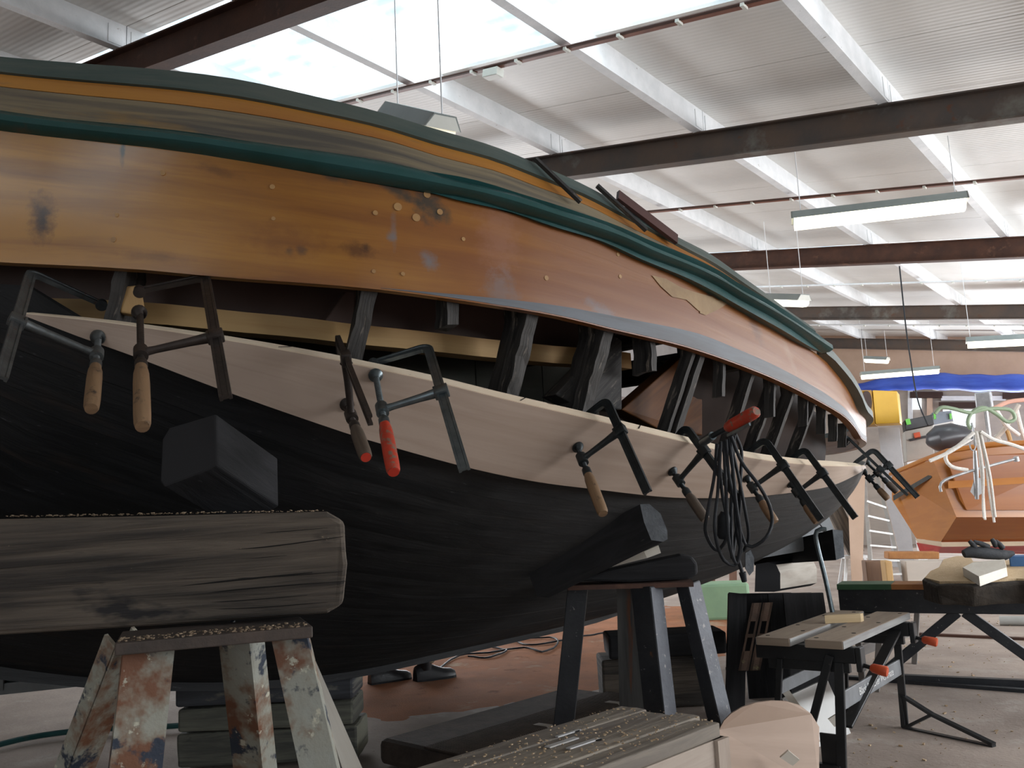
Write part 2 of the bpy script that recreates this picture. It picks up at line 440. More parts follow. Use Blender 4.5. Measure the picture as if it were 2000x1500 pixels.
def hullP(y, s, side=1, out=0):
    zo = float(zob(y)); ye = y - RAKE * s * s * max(0, 1 - y / 3)
    p = V(XC + side * float(b0(max(ye, .2))) * (1 - float(gfun(s))), y, zo - s * (zo - zk(y)))
    if out:
        e = .01
        q1 = hullP(y + e, s, side); q2 = hullP(y, min(s + e, 1), side) if s < .98 else hullP(y, s - e, side)
        nr = np.cross(q1 - p, q2 - p); nr = _n(nr)
        if nr[0] * side < 0: nr = -nr
        p = p + nr * out
    return p
def ystem(s): return (.2 + RAKE * s * s) / (1 + RAKE * s * s / 3) + .002

# paints and timbers
oak_varnish = mat('varnished_oak', (.43, .20, .026), (.20, .075, .012), grain=(.9, 24), rough=.30, rough2=.42, bump=.10, coat=.28, spec=.16, lo=.36, hi=.64,
                  spots=[((.06, .022, .012), 1, .64, .12, (1.6, 5)), ((.28, .20, .15), 1, .66, .05, (3.1, 6))])
oak_grey = mat('weathered_grey_oak', (.20, .16, .10), (.085, .075, .062), grain=(1.4, 40), rough=.6, bump=.35, lo=.38, hi=.62,
               spots=[((.30, .17, .045), 1, .55, .12, (1.1, 6))])
oak_yellow = mat('yellow_varnished_oak', (.40, .18, .035), (.28, .105, .022), grain=(.8, 20), rough=.34, bump=.06, coat=.3, spots=[((.16, .12, .08), 1, .58, .08, (1.5, 14))])
green_paint = mat('dark_green_paint', (.012, .055, .05), (.02, .075, .075), scale=4, rough=.3, bump=.08, spots=[((.05, .06, .05), 9, .64, .08)])
grey_green = mat('worn_grey_green_paint', (.10, .115, .10), (.05, .075, .068), grain=(2, 22), rough=.5, bump=.2)
tar_m = mat('black_tarred_planking', (.007, .0075, .008), (.017, .017, .018), grain=(3, 26), rough=.62, rough2=.85, bump=.4, spec=.25, lo=.4, hi=.7,
            spots=[((.028, .018, .013), 1, .56, .14, (1.2, 4)), ((.06, .06, .064), 1, .65, .07, (14, 50))])
brown_tar = mat('brown_black_planking', (.020, .011, .007), (.009, .007, .006), grain=(1.5, 16), rough=.5, bump=.2)
frame_m = mat('rotten_oak_frame', (.06, .055, .05), (.010, .009, .009), grain=(3, 45), rough=.75, bump=.6, spots=[((.20, .17, .14), 1, .57, .08, (7, 30))])
beech = mat('fresh_beech_plank', (.43, .335, .27), (.355, .265, .205), grain=(1.2, 22), rough=.55, bump=.03)
beech_edge = mat('pale_sawn_edge', (.74, .63, .48), (.66, .53, .39), grain=(2, 30), rough=.7, bump=.1, spots=[((.10, .05, .035), 1, .64, .05, (9, 40))])
brownpaint = mat('brown_painted_panel', (.13, .083, .066), (.095, .06, .05), scale=2, rough=.5, bump=.03, spots=[((.04, .025, .022), 2.4, .64, .05)])
pine = mat('raw_pine', (.52, .33, .14), (.42, .24, .09), grain=(1.2, 22), rough=.6, bump=.06)
greenboard = mat('grey_green_boards', (.15, .155, .125), (.12, .125, .10), grain=(1, 12), rough=.6, bump=.03)

boat = thing('wooden_boat', 'old wooden boat hull propped on trestles, black bottom, varnished oak side with open gap', 'boat', (XC, 3.6, ZK))

# new plank outline first: the black planking ends under its lower edge
TOPPX = [(48, 613), (190, 628), (320, 646), (460, 668), (640, 701), (718, 718), (840, 744), (984, 780), (1100, 807), (1193, 829), (1354, 868), (1472, 896), (1584, 909), (1640, 911), (1689, 910)]
BOTPX = [(48, 617), (166, 662), (256, 694), (426, 759), (640, 834), (728, 862), (917, 914), (1048, 941), (1157, 955), (1300, 971), (1380, 973), (1460, 971), (1540, 963), (1620, 950), (1673, 927), (1692, 914)]
pt = [march(px, py, hullB) for px, py in TOPPX]; pb = [march(px, py, hullB) for px, py in BOTPX]
# the aft tip stands off the hull, not yet bent in
def tip(pix, pts):
    good = [(px, p) for (px, _), p in zip(pix, pts) if p is not None and px < 1560]
    x0, p0 = good[-2]; x1, p1 = good[-1]
    out = [p for _, p in good]; d1 = depth(p1)
    for px, py in pix:
        if px > x1:
            dd = d1 + (px - x1) * .0058; hq = march(px, py, hullB)
            if hq is not None: dd = min(dd, depth(hq) - .005)
            out.append(dep(px, py, dd))
    return out
pt = tip(TOPPX, pt); pb = tip(BOTPX, pb)
bz = pchip(*zip(*[(-1, 1.78)] + sorted([(p[1], p[2]) for p in pb if p[1] > .85]) + [(8, 1.30)])) if False else None
ys_b = [p[1] for p in pb]; zs_b = [p[2] for p in pb]
srt = sorted(zip(ys_b, zs_b)); fy = [srt[0]]
for a in srt[1:]:
    if a[0] > fy[-1][0] + .05: fy.append(a)
def stop(y):
    """s of the upper edge of the remaining black planking"""
    if y <= fy[0][0]: z = float(zob(y)) - .09
    elif y >= fy[-1][0]: z = fy[-1][1]
    else: z = float(np.interp(y, [a[0] for a in fy], [a[1] for a in fy]))
    z += .035
    zo = float(zob(y)); return min(max((zo - z) / (zo - zk(y)), .03), .9)

# black bottom planking, strake by strake, both sides
NST = 8
def strake_rows(k, side, ny=64):
    rows = []
    f0, f1 = k / NST, (k + 1) / NST
    for u in np.linspace(0, 1, ny):
        r = []
        for v in np.linspace(0, 1, 4):
            fr = f0 + (f1 - f0) * (.004 + .992 * v)
            smid = stop(.2 + 7 * u) if side == 1 else .04
            ya = ystem(smid + (1 - smid) * fr); y = ya + (7.36 - ya) * u ** 1.15
            st = stop(y) if side == 1 else .04
            s = st + (1 - st) * fr
            y = max(y, ystem(s)); r.append(hullP(y, s, side))
        rows.append(r)
    return np.array(rows)
for side in (1, -1):
    for k in range(NST):
        P = strake_rows(k, side)
        if side == 1: P = P[:, ::-1]
        b = MB().slab(P, .03)
        o = b.build('bottom_strake', brown_tar if False else tar_m, boat)
keel = MB(); P = np.array([[V(XC + .07, y, zk(y) + .03), V(XC + .07, y, zk(y) - .012), V(XC - .07, y, zk(y) - .012), V(XC - .07, y, zk(y) + .03)] for y in np.linspace(1.0, 7.2, 24)])
keel.grid(P, None, False).grid(P[:, [0, 3]], None, False).build('keel', tar_m, boat)
stem_pts = [V(XC, ystem(s) - .03, float(zob(ystem(s))) - s * (float(zob(ystem(s))) - zk(ystem(s)))) for s in np.linspace(1, 0, 14)] + [V(XC, .16, 2.0), V(XC, .12, 2.55)]
sm = MB()
for a, b_ in zip(stem_pts[:-1], stem_pts[1:]): sm.bar(a, b_ + (b_ - a) * .08, .13, .16, up=(0, 1, .3))
sm.build('stem', tar_m, boat)

# topside strakes: wide oak strake, rub rail, bulwark of three strakes
def band(name, m, ylist, lo, hi, Bf, th, nv=4, side=1, uvscale=1):
    P = []
    for y in ylist:
        r = []
        for v in np.linspace(0, 1, nv):
            z = lo(y) + (hi(y) - lo(y)) * v
            r.append(V(XC + side * Bf(y, z), y, z))
        P.append(r)
    P = np.array(P)
    if side == -1: P = P[:, ::-1]
    return MB().slab(P, th).build(name, m, boat)
f = lambda c: (lambda y: float(c(y)))
YS = np.concatenate([np.linspace(.22, .9, 14), np.linspace(.98, 6.6, 66), np.linspace(6.7, 7.35, 10)])
YR = np.concatenate([np.linspace(.22, .9, 14), np.linspace(.98, Y_RAIL_END, 50)])
oakB = lambda y, z: float(b0(y)) * (.98 + .012 * np.clip((z - float(zob(y))) / .3, 0, 1))
for side in (1, -1):
    o = band('oak_strake', oak_varnish, YS, f(zob), f(zot), oakB, .035, 5, side)
    if side == 1: o['label'] = 'wide glossy varnished oak strake'
    # fender band: thin grey worn strip along the lower aft half of the strake
    lowb = lambda y: float(zob(y)) + .33 * (float(zot(y)) - float(zob(y))) * float(np.clip((y - 1.9) / 1.2, 0, 1)) * float(np.clip((5.2 - y) / .8, .15, 1))
    # bulwark
    seam = lambda fr: (lambda y: float(zrt(y)) + fr * (float(ztop(y)) - float(zrt(y))))
    YB = YR if side == 1 else YS
    band('bulwark_strake', oak_grey, YB, seam(-.08), seam(.46), bul, .03, 3, side)
    band('bulwark_strake', oak_yellow, YB, seam(.472), seam(.70), bul, .03, 3, side)
    band('bulwark_cap', grey_green, YB, seam(.712), seam(1.0), lambda y, z: bul(y, z) + .012, .07, 3, side)
    # thin pale seam lines
    # rub rail: green, rounded, stands proud
    P = []
    for y in (YR if side == 1 else YS):
        zl, zh = float(zot(y)), float(zrt(y)); h = zh - zl; bb = float(b0(y))
        prof = [(-.012, 0), (.026, .03), (.042, .18), (.040, .46), (.016, .80), (-.02, 1.0)]
        P.append([V(XC + side * (bb + o_ if bb > .06 else bb * .5 + o_ * .3), y, zl + h * v) for o_, v in prof])
    P = np.array(P)
    if side == -1: P = P[:, ::-1]
    MB().slab(P, .05).build('rub_rail', green_paint, boat)
# narrow painted edge that goes on past the end of the rail
band('sheer_strip', grey_green, np.linspace(Y_RAIL_END + .01, 6.6, 30), f(zot), lambda y: float(zot(y)) + .035, lambda y, z: float(b0(y)) + .01, .04, 2, 1)
worn_m = mat('worn_blue_grey_band', (.13, .14, .155), (.085, .08, .08), grain=(1.5, 20), spec=.2, rough=.45, bump=.1, spots=[((.22, .09, .035), 1, .60, .10, (3, 8))])
wb_hi = lambda y: float(zob(y)) + (.016 + .24 * float(np.clip((y - 1.52) / 1.1, 0, 1))) * (float(zot(y)) - float(zob(y)))
band('worn_band', worn_m, np.linspace(1.5, 5.6, 46), lambda y: float(zob(y)) + .004, wb_hi, lambda y, z: oakB(y, z) + .0015, .003, 2, 1)
def patch(pix, m, name, off=.003):
    q = [march(px, py, oakB) for px, py in pix]
    if any(p is None for p in q): return
    c = np.mean([march(*np.mean(pix, 0), oakB)], 0); nr = V(.9, -.4, 0); k = len(q)
    b = MB(); b._add([p + nr * off for p in q] + [c + nr * off], [[i, (i + 1) % k, k] for i in range(k)], [[tuple(p[1:]) for p in (q[i], q[(i + 1) % k], c)] for i in range(k)])
    b.build(name, m, boat)
tanp = mat('bare_tan_filler', (.33, .22, .11), (.26, .165, .085), scale=14, rough=.7, bump=.1)
patch([(1272, 538), (1300, 545), (1330, 562), (1360, 572), (1390, 580), (1405, 590), (1392, 598), (1372, 612), (1362, 606), (1340, 586), (1312, 580), (1290, 560)], tanp, 'filler_patch')
patch([(1368, 590), (1410, 586), (1422, 592), (1400, 606), (1378, 616), (1366, 612)], tanp, 'filler_patch')
# knots, dark stains and paler patches worked into the oak itself
_P = np.array([[V(XC + oakB(y, float(zob(y)) + (float(zot(y)) - float(zob(y))) * v), y, float(zob(y)) + (float(zot(y)) - float(zob(y))) * v) for v in np.linspace(0, 1, 5)] for y in YS])
_U = np.concatenate([[0], np.cumsum(np.linalg.norm(np.diff(_P[:, 2], axis=0), axis=1))]); _Vt = float(np.sum(np.linalg.norm(np.diff(_P[len(YS) // 2], axis=0), axis=1)))
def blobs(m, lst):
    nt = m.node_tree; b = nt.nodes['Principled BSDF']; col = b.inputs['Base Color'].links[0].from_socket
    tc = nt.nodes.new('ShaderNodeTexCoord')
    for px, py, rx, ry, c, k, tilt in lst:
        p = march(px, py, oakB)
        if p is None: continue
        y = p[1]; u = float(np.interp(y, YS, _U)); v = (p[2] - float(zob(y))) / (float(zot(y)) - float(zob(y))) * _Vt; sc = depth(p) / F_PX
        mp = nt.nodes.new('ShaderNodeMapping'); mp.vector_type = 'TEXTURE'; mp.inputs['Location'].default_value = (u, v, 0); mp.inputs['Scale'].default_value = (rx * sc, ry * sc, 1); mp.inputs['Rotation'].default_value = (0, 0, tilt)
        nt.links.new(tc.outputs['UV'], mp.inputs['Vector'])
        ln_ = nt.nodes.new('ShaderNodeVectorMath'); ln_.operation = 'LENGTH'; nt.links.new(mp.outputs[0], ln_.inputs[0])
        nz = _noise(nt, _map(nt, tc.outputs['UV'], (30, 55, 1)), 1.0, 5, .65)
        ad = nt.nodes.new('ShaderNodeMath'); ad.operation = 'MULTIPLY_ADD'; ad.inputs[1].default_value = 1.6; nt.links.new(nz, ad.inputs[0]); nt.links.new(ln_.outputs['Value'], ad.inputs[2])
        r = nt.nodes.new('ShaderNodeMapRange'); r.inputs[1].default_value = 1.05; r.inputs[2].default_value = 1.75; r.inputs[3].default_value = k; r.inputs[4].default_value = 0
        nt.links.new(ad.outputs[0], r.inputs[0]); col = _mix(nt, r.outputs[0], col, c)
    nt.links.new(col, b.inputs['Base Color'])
def along(m, u0, u1, c, k, scale):
    """own colour of the wood changing along the plank"""
    nt = m.node_tree; b = nt.nodes['Principled BSDF']; col = b.inputs['Base Color'].links[0].from_socket
    tc = nt.nodes.new('ShaderNodeTexCoord'); sp = nt.nodes.new('ShaderNodeSeparateXYZ'); nt.links.new(tc.outputs['UV'], sp.inputs[0])
    nz = _noise(nt, _map(nt, tc.outputs['UV'], scale), 1.0, 4, .6); ad = nt.nodes.new('ShaderNodeMath'); ad.operation = 'MULTIPLY_ADD'; ad.inputs[1].default_value = 2.2; nt.links.new(nz, ad.inputs[0]); nt.links.new(sp.outputs[0], ad.inputs[2])
    r = nt.nodes.new('ShaderNodeMapRange'); r.inputs[1].default_value = u0 + 1.1; r.inputs[2].default_value = u1 + 1.1; r.inputs[3].default_value = 0; r.inputs[4].default_value = k
    nt.links.new(ad.outputs[0], r.inputs[0]); nt.links.new(_mix(nt, r.outputs[0], col, c), b.inputs['Base Color'])
along(oak_varnish, 1.1, 2.6, (.19, .062, .020), .8, (1.5, 5, 1))
along(tar_m, 2.0, 4.2, (.06, .058, .056), .8, (5, 16, 1))
# varnish still glossy forward, worn dull aft
_nt = oak_varnish.node_tree; _b = _nt.nodes['Principled BSDF']; _tc = _nt.nodes.new('ShaderNodeTexCoord'); _sp = _nt.nodes.new('ShaderNodeSeparateXYZ'); _nt.links.new(_tc.outputs['UV'], _sp.inputs[0])
_mr = _nt.nodes.new('ShaderNodeMapRange'); _mr.inputs[1].default_value = 1.5; _mr.inputs[2].default_value = 2.3; _mr.inputs[3].default_value = .7; _mr.inputs[4].default_value = .15
_nt.links.new(_sp.outputs[0], _mr.inputs[0]); _nt.links.new(_mr.outputs[0], _b.inputs['Coat Weight']); _b.inputs['Coat Roughness'].default_value = .14; _b.inputs['Coat IOR'].default_value = 1.7
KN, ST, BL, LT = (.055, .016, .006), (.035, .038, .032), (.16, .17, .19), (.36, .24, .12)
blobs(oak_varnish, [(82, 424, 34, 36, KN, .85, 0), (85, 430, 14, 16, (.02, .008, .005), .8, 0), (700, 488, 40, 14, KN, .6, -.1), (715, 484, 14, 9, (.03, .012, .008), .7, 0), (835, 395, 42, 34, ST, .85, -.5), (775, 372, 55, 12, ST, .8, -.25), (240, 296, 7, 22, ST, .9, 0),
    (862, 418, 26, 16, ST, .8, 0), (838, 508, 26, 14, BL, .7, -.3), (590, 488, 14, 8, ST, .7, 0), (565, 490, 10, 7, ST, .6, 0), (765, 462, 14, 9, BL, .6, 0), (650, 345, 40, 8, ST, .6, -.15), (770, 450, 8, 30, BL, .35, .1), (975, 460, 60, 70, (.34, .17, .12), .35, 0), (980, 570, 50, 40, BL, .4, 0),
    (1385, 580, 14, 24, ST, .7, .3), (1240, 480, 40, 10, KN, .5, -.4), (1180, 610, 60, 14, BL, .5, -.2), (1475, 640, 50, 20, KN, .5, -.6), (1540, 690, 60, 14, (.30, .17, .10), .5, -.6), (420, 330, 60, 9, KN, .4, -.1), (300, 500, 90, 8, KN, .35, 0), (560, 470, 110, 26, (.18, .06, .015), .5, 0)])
# plugs over the fastenings and filler patches of the oak strake
plug_m = mat('pale_wood_plug', (.42, .24, .09), (.34, .19, .08), scale=30, rough=.4, bump=0)
for px, py, r in ((222, 468, 5), (532, 365, 5), (534, 427, 4), (834, 380, 7), (777, 404, 8), (813, 425, 8), (859, 414, 6), (733, 416, 5), (1067, 543, 5), (1207, 497, 4), (1211, 540, 4), (318, 338, 5), (228, 420, 4), (905, 467, 4), (730, 530, 4), (787, 535, 4)):
    p = march(px, py, oakB)
    if p is None: continue
    e = .02; q = march(px + 3, py, oakB); t = _n(q - p); nr = _n(np.cross(t, V(0, 0, 1)))
    if nr[0] < 0: nr = -nr
    MB().cyl(p - nr * .004, p + nr * .0015, r * depth(p) / F_PX).build('plug', plug_m, boat)

# deck over the fore part, with brown painted underside, beams and a pine stringer
dz = lambda y: float(zrt(y)) - .03
P = np.array([[V(XC + v * (float(b0(y)) - .06), y, dz(y)) for v in np.linspace(-1, 1, 9)] for y in np.linspace(.45, 3.1, 22)])
MB().slab(P, .03).build('foredeck', brownpaint, boat)
for y in np.arange(.9, 3.2, .45):
    w = float(b0(y)) - .12
    MB().box((XC, y, dz(y) - .085), V(w, 0, 0), V(0, .03, 0), V(0, 0, .05)).build('deck_beam', brownpaint if y < 2.6 else frame_m, boat)
def inboard(y, z, d):
    """point d inside the hull skin"""
    e = .02; t = _n(V(hullB(y + e, z) - hullB(y - e, z), 2 * e, 0)); nr = V(t[1], -t[0], 0)
    zo = float(zob(y))
    base = V(XC + (hullB(y, z) if z < zo else oakB(y, z)), y, z)
    return base - nr * d
def lining(name, m, ys, zlo, zhi, d, th=.015):
    P = np.array([[inboard(y, zhi(y), d), inboard(y, (zlo(y) + zhi(y)) / 2, d), inboard(y, zlo(y), d)] for y in ys])
    return MB().slab(P, th).build(name, m, boat)
ysl = np.linspace(.75, 2.2, 24)
def z_at(pix):   # z(y) at the hull skin behind the gap
    q = [march(px, py, hullB) for px, py in pix]; q = [p for p in q if p is not None]
    return lambda y: float(np.interp(y, [p[1] for p in q], [p[2] for p in q]))
D_IN = .34
def zin(pix, d):
    """z(y) of a line seen through the gap, on a surface d inside the skin"""
    Bf = lambda y, z: max(hullB(y, min(z, float(zob(y)))) - d * 1.15, .01)
    q = [march(px, py, Bf, 1.2) for px, py in pix]; q = [p for p in q if p is not None]
    return q
qs = zin([(60, 606), (290, 615), (450, 632), (660, 655), (900, 680), (1040, 693), (1150, 700)], D_IN)
ty = [p[1] for p in qs]; tz = [p[2] for p in qs]
zs_line = lambda y: float(np.interp(y, ty, tz))
Bin = lambda y, z: max(hullB(y, min(z, float(zob(y)))) - D_IN * 1.15, .01)
def strip(name, m, y0, y1, za, zb, inset, th):
    P = np.array([[V(XC + max(hullB(y, min(zs_line(y), float(zob(y)))) - inset, .02), y, z) for z in (zb(y), (za(y) + zb(y)) / 2, za(y))] for y in np.linspace(y0, y1, 26)])
    return MB().slab(P, th).build(name, m, boat)
strip('inner_panel', brownpaint, .75, ty[-1] + .05, lambda y: zs_line(y), lambda y: dz(y) - .02, D_IN * 1.15, .012)
strip('stringer', pine, .8, ty[-1] + .1, lambda y: zs_line(y) - .045, lambda y: zs_line(y) + .012, D_IN * 1.15 - .045, .06)
for k in range(10):
    ya = 1.45 + k * .17
    P = np.array([[V(XC + max(hullB(y, 1.35) - .75, .02), y, z) for z in (zs_line(y) + .32, 1.45, 1.1)] for y in np.linspace(ya, ya + .165, 4)])
    MB().slab(P, .015).build('lining_board', greenboard, boat)

# frames standing in the gap, and the stubs of sawn-off ones
def frame(px, py, wpx, z_bot=None, d=.12, name='frame', m=None, zt=.06, skin=.04):
    p = march(px, py, hullB)
    if p is None: return
    y = p[1]; w = wpx * depth(p) / F_PX
    zt_ = float(zob(y)) + zt
    zb = (max(.7, p[2] - .55) if z_bot is None else z_bot)
    e = .02; t = _n(V(hullB(y + e, p[2]) - hullB(y - e, p[2]), 2 * e, 0)); nr = V(t[1], -t[0], 0)
    P0, P1 = [], []
    zs = np.linspace(zt_, zb, 14); zo_ = float(zob(y)); zc = max(p[2] - .22, zb) if z_bot is None else zb
    B0_, B1_ = hullB(y, zo_), hullB(y, zc)
    ring = []
    for z in zs:
        zz = min(z, zo_); c = V(XC + (B0_ + (B1_ - B0_) * (zo_ - zz) / max(zo_ - zc, .01) if z > zc else hullB(y, z)), y, z)
        o_ = c - nr * skin; i_ = c - nr * (skin + d)
        ring.append([o_ - t * w / 2, o_ + t * w / 2, i_ + t * w / 2, i_ - t * w / 2, o_ - t * w / 2])
    b = MB().grid(np.array(ring), None, False)
    for rg in (ring[0], ring[-1]): b._add(rg[:4], [[0, 1, 2, 3]], [[(0, 0), (.05, 0), (.05, .1), (0, .1)]])
    o = b.build(name, m or frame_m, boat)
    subdivide(o, 1); rough_edges(o, .006 if px < 1300 else .0025, 22, px)
    return o
for px, py, w in ((216, 590, 24), (722, 640, 34), (1052, 700, 30), (1201, 735, 27), (1366, 790, 8), (1384, 790, 14), (1487, 805, 10), (1532, 825, 8), (1566, 835, 10), (1608, 850, 7)):
    frame(px, py, w if px < 1300 else w * 1.25, d=.12 if px < 1300 else .05)
for px, py, w, pyb in ((897, 600, 26, 628), (1297, 680, 14, 722), (1435, 730, 10, 772), (1535, 770, 8, 812), (1598, 800, 6, 830), (1632, 818, 5, 845), (1655, 830, 4, 860), (1672, 850, 4, 872)):
    q = march(px, pyb, hullB)
    frame(px, py, w, z_bot=q[2] if q is not None else None, d=.08 if px < 1300 else .04, name='frame_stub', zt=.03)
P = np.array([[V(XC + max(hullB(y, z if z < float(zob(y)) else float(zob(y))) - .24, .02), y, z) for z in (float(zob(y)) + .16, float(zob(y)), 1.3, 1.05)] for y in np.linspace(2.85, 5.9, 26)])
MB().slab(P, .02).build('shade_lining', mat('dark_brown_shade_lining', (.028, .016, .011), (.010, .007, .006), grain=(1.2, 9), spec=.15, rough=.7, bump=.2), boat)  # dark lining added so the inside behind the aft frames looks shaded
P = np.array([[V(XC - float(b0(y)) + .06 + (float(b0(y)) + .54) * v, y, dz(y)) for v in np.linspace(0, 1, 5)] for y in np.linspace(3.1, 6.7, 22)])
MB().slab(P, .03).build('light_block_deck', brownpaint, boat)  # unseen deck added over the port half to keep light out of the cockpit
# knees and the slanting inner timbers
knee_m = mat('brown_oak_knee', (.15, .058, .018), (.05, .021, .010), grain=(1.6, 14), spec=.15, rough=.55, bump=.15, spots=[((.012, .01, .01), 1, .62, .06, (2.6, 4))])
def slant(pix, m, th, name, dd):
    a = [march(px, py, lambda y, z: max(hullB(y, min(z, float(zob(y)))) - dd, .01), 1.2) for px, py in pix]
    if any(p is None for p in a): return
    MB().prism(a, V(-th, th * .25, 0)).build(name, m, boat, bevel=.004)
slant([(1215, 800), (1340, 690), (1372, 700), (1372, 850), (1300, 845)], knee_m, .07, 'knee', .22)
slant([(1085, 770), (1200, 655), (1215, 665), (1215, 800), (1120, 790)], frame_m, .07, 'knee', .16)
slant([(618, 650), (676, 568), (695, 568), (690, 650)], brownpaint, .05, 'knee', .30)
slant([(232, 560), (276, 556), (286, 618), (236, 610)], pine, .03, 'packing_piece', .10)
slant([(1388, 700), (1490, 745), (1440, 785), (1386, 770)], greenboard, .03, 'inner_panel', .5)
# floor timbers and far inner side are the mirrored planking itself

# the new plank: a lens of fresh beech clamped over the gap's lower edge
nP = 60
A = resample(pt, nP); B_ = resample(pb, nP)
TH = .034
def nrm_at(p):
    e = .02; y, z = p[1], p[2]
    tx = V(hullB(y + e, z) - hullB(y - e, z), 2 * e, 0); tz_ = V(hullB(y, z + e) - hullB(y, z - e), 0, 2 * e)
    nr = _n(np.cross(tx, tz_)); return nr if nr[0] > 0 else -nr
NA = np.array([_n(nrm_at(a) * .5 + nrm_at(b_) * .5) for a, b_ in zip(A, B_)])
for _ in range(6): NA[1:-1] = (NA[:-2] + NA[1:-1] * 2 + NA[2:]) / 4
NA /= np.linalg.norm(NA, axis=1, keepdims=True)
OUT = .046
def _front(Q):
    """keep the outer face, not the hull skin behind it, on the line seen in the photograph"""
    R_ = []
    for q, n_ in zip(Q, NA):
        d = _n(q - EYE); R_.append(q - d * OUT / max(-np.dot(n_, d), .45) - n_ * OUT)
    return np.array(R_)
A = _front(A); B_ = _front(B_)
P = np.array([[a + n_ * OUT, a * .66 + b_ * .34 + n_ * (OUT + .0), a * .33 + b_ * .67 + n_ * OUT, b_ + n_ * OUT] for a, b_, n_ in zip(A, B_, NA)])
plank = thing('new_hull_plank', 'pale new lens-shaped beech plank clamped along the gap in the hull', 'plank', A[nP // 2])
MB().slab(P[:, ::-1], TH * .9).build('plank_body', beech, plank)
E_ = np.array([[a + n_ * (OUT + .0005), a + n_ * (OUT - TH) + V(0, 0, .002)] for a, n_ in zip(A, NA)])
MB().slab(np.array([[r[0] + V(0, 0, .003), r[1] + V(0, 0, .003)] for r in E_]), .003).build('sawn_edge', beech_edge, plank)
ink = mat('pencil_mark', (.03, .02, .02), (.04, .03, .03), rough=.8, bump=0)
for i in (9, 19, 26, 33, 39):
    a = A[i]; n_ = NA[i]; d = _n(A[i + 1] - A[i])
    MB().bar(a + n_ * (OUT - .004) + V(0, 0, .0065), a + n_ * (OUT - TH + .004) + d * .03 + V(0, 0, .0065), .004, .001).build('pencil_tick', ink, plank)
def plank_hit(px, py):
    """outer face of the new plank under a pixel"""
    d = ray(px, py); best = None
    for i in range(nP - 1):
        for a, b_, c in ((P[i][0], P[i + 1][0], P[i + 1][3]), (P[i][0], P[i + 1][3], P[i][3])):
            n_ = np.cross(b_ - a, c - a); den = np.dot(n_, d)
            if abs(den) < 1e-12: continue
            t = np.dot(n_, a - EYE) / den; q = EYE + d * t
            if all(np.dot(np.cross(v2 - v1, q - v1), n_) >= -1e-9 for v1, v2 in ((a, b_), (b_, c), (c, a))):
                if best is None or t < best[0]: best = (t, q, NA[i])
    return best
# ================================================================== CLAMPS
steel_new = mat('bright_zinc_steel', (.17, .20, .21), (.10, .125, .135), scale=30, rough=.35, metal=.8, bump=.05)
steel_old = mat('dull_grey_steel', (.12, .13, .13), (.07, .074, .075), scale=25, rough=.5, metal=.6, bump=.12, spots=[((.10, .05, .03), 40, .62, .1)])
steel_blk = mat('black_oxide_steel', (.035, .042, .045), (.02, .023, .024), scale=30, rough=.45, metal=.5, bump=.1)
steel_brn = mat('brown_patinated_steel', (.055, .042, .036), (.032, .027, .024), scale=25, rough=.5, metal=.5, bump=.12)
wood_hnd = mat('worn_ash_handle', (.23, .14, .075), (.12, .07, .04), grain=(5, 60), rough=.55, bump=.12, spots=[((.045, .03, .022), 30, .58, .12)])
wood_red = mat('worn_red_handle', (.52, .045, .02), (.40, .05, .025), scale=25, rough=.45, bump=.1, spots=[((.20, .14, .10), 45, .53, .08)])
wood_dk = mat('dark_grey_brown_handle', (.10, .075, .055), (.05, .038, .03), grain=(5, 50), rough=.6, bump=.15, spots=[((.28, .05, .03), 30, .66, .06)])
red_end = mat('red_handle_end', (.55, .04, .02), (.45, .04, .02), scale=30, rough=.5, bump=0)
def closest_on_axis(o, n_, px, py):
    d = _n(ray(px, py)); w = o - EYE; a = np.dot(n_, d); D = 1 - a * a
    return (a * np.dot(d, w) - np.dot(n_, w)) / D
